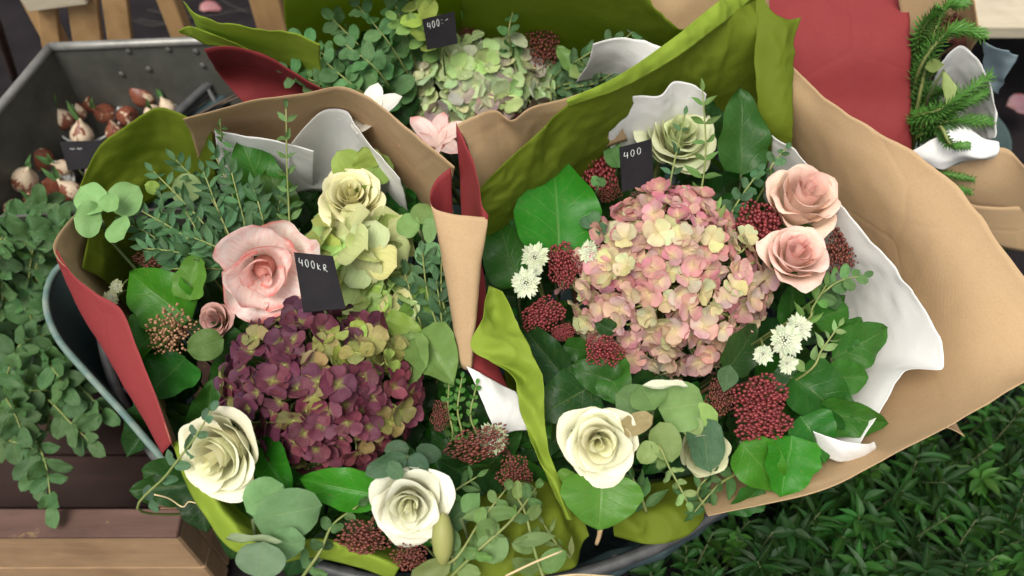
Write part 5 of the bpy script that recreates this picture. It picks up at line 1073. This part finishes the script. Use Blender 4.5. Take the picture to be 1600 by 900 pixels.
# ================================================================== LOOSE EUCALYPTUS IN THE CRATE
CG = 'eucalyptus branches in the wooden crate'
CL = ['eucalyptus branch with oval dark leaves spilling in the wooden crate']
crate_s = [[(90, 640, .14), (70, 560, .26), (40, 470, .36), (20, 380, .42)], [(60, 600, .14), (90, 500, .27), (110, 420, .34), (70, 350, .42)], [(20, 560, .14), (30, 440, .3), (60, 370, .40), (90, 340, .42)],
           [(40, 640, .14), (90, 600, .26), (150, 560, .30), (170, 530, .32)], [(30, 600, .16), (70, 620, .28), (110, 660, .30), (140, 690, .30)], [(10, 620, .16), (40, 660, .26), (70, 720, .28), (80, 790, .27)],
           [(0, 520, .16), (40, 540, .3), (110, 590, .31), (160, 640, .30)], [(-20, 460, .2), (20, 420, .34), (50, 400, .4), (100, 400, .4)], [(-10, 640, .16), (10, 590, .3), (30, 540, .34), (80, 520, .33)], [(-20, 560, .2), (-10, 500, .3), (20, 460, .36), (60, 450, .38)],
           [(20, 700, .14), (30, 640, .26), (60, 600, .3), (110, 560, .31)], [(-10, 680, .2), (20, 690, .26), (50, 700, .27), (60, 750, .26)], [(60, 560, .2), (100, 520, .3), (140, 490, .33), (160, 470, .33)], [(-10, 420, .3), (20, 390, .38), (40, 340, .43), (70, 320, .43)], [(20, 480, .2), (60, 470, .3), (110, 470, .34), (140, 440, .35)]]
ce = random.Random(5)
for i in range(14):
    x, y = ce.uniform(-20, 120), ce.uniform(340, 640); zz = .42 - (y - 340) / 300 * .12; dx, dy = ce.uniform(-60, 60), ce.uniform(-70, 50)
    crate_s.append([(x * .5 + 30, y + 60, zz - .2), (x, y, zz - .04), (x + dx * .6, y + dy * .5, zz), (x + dx, y + dy, zz)])
for x in range(-20, 130, 18):
    crate_s.append([(x + ce.uniform(-10, 10), 500, .3), (x + ce.uniform(-15, 15), 420, .42), (x + ce.uniform(-20, 20), 370, .485), (x + ce.uniform(-30, 30), 345 + ce.uniform(-8, 12), .49)])
for pts in crate_s:
    ex, ey = pts[-1][0], pts[-1][1]
    sprig('eucalyptus branch with oval dark leaves ' + ('draped over the front of the zinc tray' if ey < 375 else 'trailing down to the crate front board' if ey > 680 else 'reaching towards the tub lip in the crate' if ex > 105 else 'in the upper middle of the crate below the tray' if ey < 500 else 'in the middle of the wooden crate'), pts, 'round', 48, 30, 8, (0.055, .135, .042), None, CG, .95, taper=.25, spread=.45)
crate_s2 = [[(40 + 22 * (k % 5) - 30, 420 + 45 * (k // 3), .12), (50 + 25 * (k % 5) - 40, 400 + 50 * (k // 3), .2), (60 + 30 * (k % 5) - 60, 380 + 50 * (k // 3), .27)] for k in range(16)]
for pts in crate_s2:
    sprig('dim eucalyptus branch low inside the wooden crate', pts, 'round', 48, 30, 6, (0.026, .065, .026), None, 'eucalyptus branches low in the wooden crate', .95, taper=.25)  # darker leaf colour paints in the shade low in the crate

# ================================================================== FILLING LEAVES INSIDE THE BOUQUETS
def filler(label, px, py, rx, ry, z, n, b, group, seed):
    rr = random.Random(seed)
    for i in range(n):
        a = i * 2.39996; q = math.sqrt((i + .5) / n); x = px + math.cos(a) * q * rx; y = py + math.sin(a) * q * ry
        zz = z - .05 * q + rr.uniform(-.02, .01); c = P(x, y, zz); o = thing('leaf_sprig', near(x, y, 'dark green leaf sprig tucked low beneath the %s'), 'leaf', c, group)
        out = (RIGHT * math.cos(a) - UPS * math.sin(a)).normalized()
        for k in range(4):
            d = (out * .6 + RIGHT * rr.uniform(-1, 1) + UPS * rr.uniform(-1, 1) + TOCAM * rr.uniform(-.1, .5)).normalized()
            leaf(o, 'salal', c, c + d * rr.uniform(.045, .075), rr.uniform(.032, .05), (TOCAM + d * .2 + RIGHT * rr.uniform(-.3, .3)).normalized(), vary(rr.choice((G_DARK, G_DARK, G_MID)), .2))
        stalk(o, c, b, .0016, Vector((0, 0, 1)), M['stem_dark'])
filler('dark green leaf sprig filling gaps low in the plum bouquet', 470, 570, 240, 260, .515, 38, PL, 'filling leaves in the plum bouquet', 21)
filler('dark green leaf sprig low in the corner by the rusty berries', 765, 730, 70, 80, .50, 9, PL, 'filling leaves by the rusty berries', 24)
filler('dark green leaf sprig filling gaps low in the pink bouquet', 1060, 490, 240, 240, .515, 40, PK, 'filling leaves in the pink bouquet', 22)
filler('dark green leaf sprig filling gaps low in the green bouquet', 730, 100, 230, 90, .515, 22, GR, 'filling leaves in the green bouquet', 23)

# ================================================================== GREEN PLANTS ON THE GROUND
gr = random.Random(77)
def bush(c, h, lean, label, group, col, nl=9, ll=.05, lw=.018):
    o = thing('leafy_plant', label, 'plant', Vector((c.x, c.y, 0)), group)
    top = c + lean; pts = [Vector((c.x, c.y, 0)), c.lerp(top, .3), top]
    put('stem', tube(pts, .0025, .001, M['stem_dark'], 4, 6), None, o)
    for k in range(nl):
        t = .4 + .6 * (k + .5) / nl; p = crom(pts, t); d = (crom(pts, min(1, t + .03)) - crom(pts, t - .03)).normalized()
        for sg in (1, -1):
            a = k * 1.4 + sg * 1.57; x = d.orthogonal().normalized(); y = d.cross(x); e = (x * math.cos(a) + y * math.sin(a) + d * .65).normalized()
            L = ll * gr.uniform(.7, 1.2)
            leaf(o, 'bush', p, p + e * L, lw * gr.uniform(.8, 1.2), (Z + Vector((gr.uniform(-.4, .4), gr.uniform(-.4, .4), 0))).normalized(), vary(col, .25))
    return o
k = 0
for row in range(12):
    for cl in range(19):
        px = 1010 + cl * 36 + gr.uniform(-16, 16); py = 630 + row * 26 + gr.uniform(-12, 12)
        if py < 905 - (px - 1020) * .47 - 20 or px > 1650: continue
        zt = gr.uniform(.16, .26); c = P(px, py, zt); c.z = zt * .6
        col = gr.choice(((.018, .08, .014), (.012, .055, .012), (.022, .10, .018), (.010, .045, .012), (.045, .15, .022), (.014, .065, .014)))
        bush(c, zt, Vector((gr.uniform(-.04, .04), gr.uniform(-.04, .04), zt * .4)), ('bright green ' if col[1] > .1 else 'mid green ' if col[1] > .06 else 'very dark green ') + 'leafy plant on the ground ' + ('beside the cane basket rim' if px < 1180 else 'right under the kraft paper edge' if py < 905 - (px - 1020) * .47 + 55 else 'away from paper and basket'), 'leafy plants on the ground', col, gr.choice((6, 8, 11)), gr.choice((.02, .026, .034, .042)), gr.uniform(.007, .014)); k += 1
# grass between them
parts = []
for i in range(1500):
    c = P(gr.uniform(980, 1680), gr.uniform(560, 930), 0.05); c.z = 0.001
    d = Vector((gr.uniform(-.6, .6), gr.uniform(-.6, .6), 1)).normalized(); L = gr.uniform(.06, .2); wv = Vector((gr.uniform(-1, 1), gr.uniform(-1, 1), 0)).normalized() * .0022
    q = c + d * L * .6; e = c + d * L + Vector((d.x, d.y, -.3)) * L * .25
    parts.append(([c + wv, c - wv, q - wv * .8, e, q + wv * .8], [(0, 1, 2, 4), (2, 3, 4)]))
V, Fc = join_data(parts)
g = stuff(put('grass', mesh_from(V, Fc, 'grass', plain_mat('dark_grass', (.006, .026, .007), (.016, .06, .014), 40, .6, .3, .1, island=True), False))); tag(g, 'dark grass blades between the leafy ground plants', 'grass')

# ================================================================== LITTLE THINGS
o = put('straw_stalk', tube([P(790, 900, .56), P(832, 880, .57), P(878, 861, .57)], .0011, .0008, M['straw'], 5, 10, 'straw_stalk')); tag(o, 'pale straw stalk on the olive tissue at the basket rim', 'straw')
o = put('straw_stalk', tube([P(860, 903, .56), P(900, 898, .56), P(960, 901, .55)], .0011, .0008, M['straw'], 5, 10, 'straw_stalk')); tag(o, 'pale straw stalk lying along the cane basket rim', 'straw')
o = put('loose_string', tube([P(228, 770, .5), P(262, 778, .5), P(285, 792, .5), P(296, 784, .5), P(318, 790, .51)], .0009, .0007, M['straw'], 5, 24, 'loose_string')); tag(o, 'curly pale string hanging over the crate corner', 'string')
o = put('cut_twig', tube([P(938, 826, .53), P(936, 838, .52), P(932, 850, .51)], .0026, .002, M['kraft'], 6, 6, 'cut_twig')); tag(o, 'short brown leaf stalk below the broad light green leaf', 'twig')
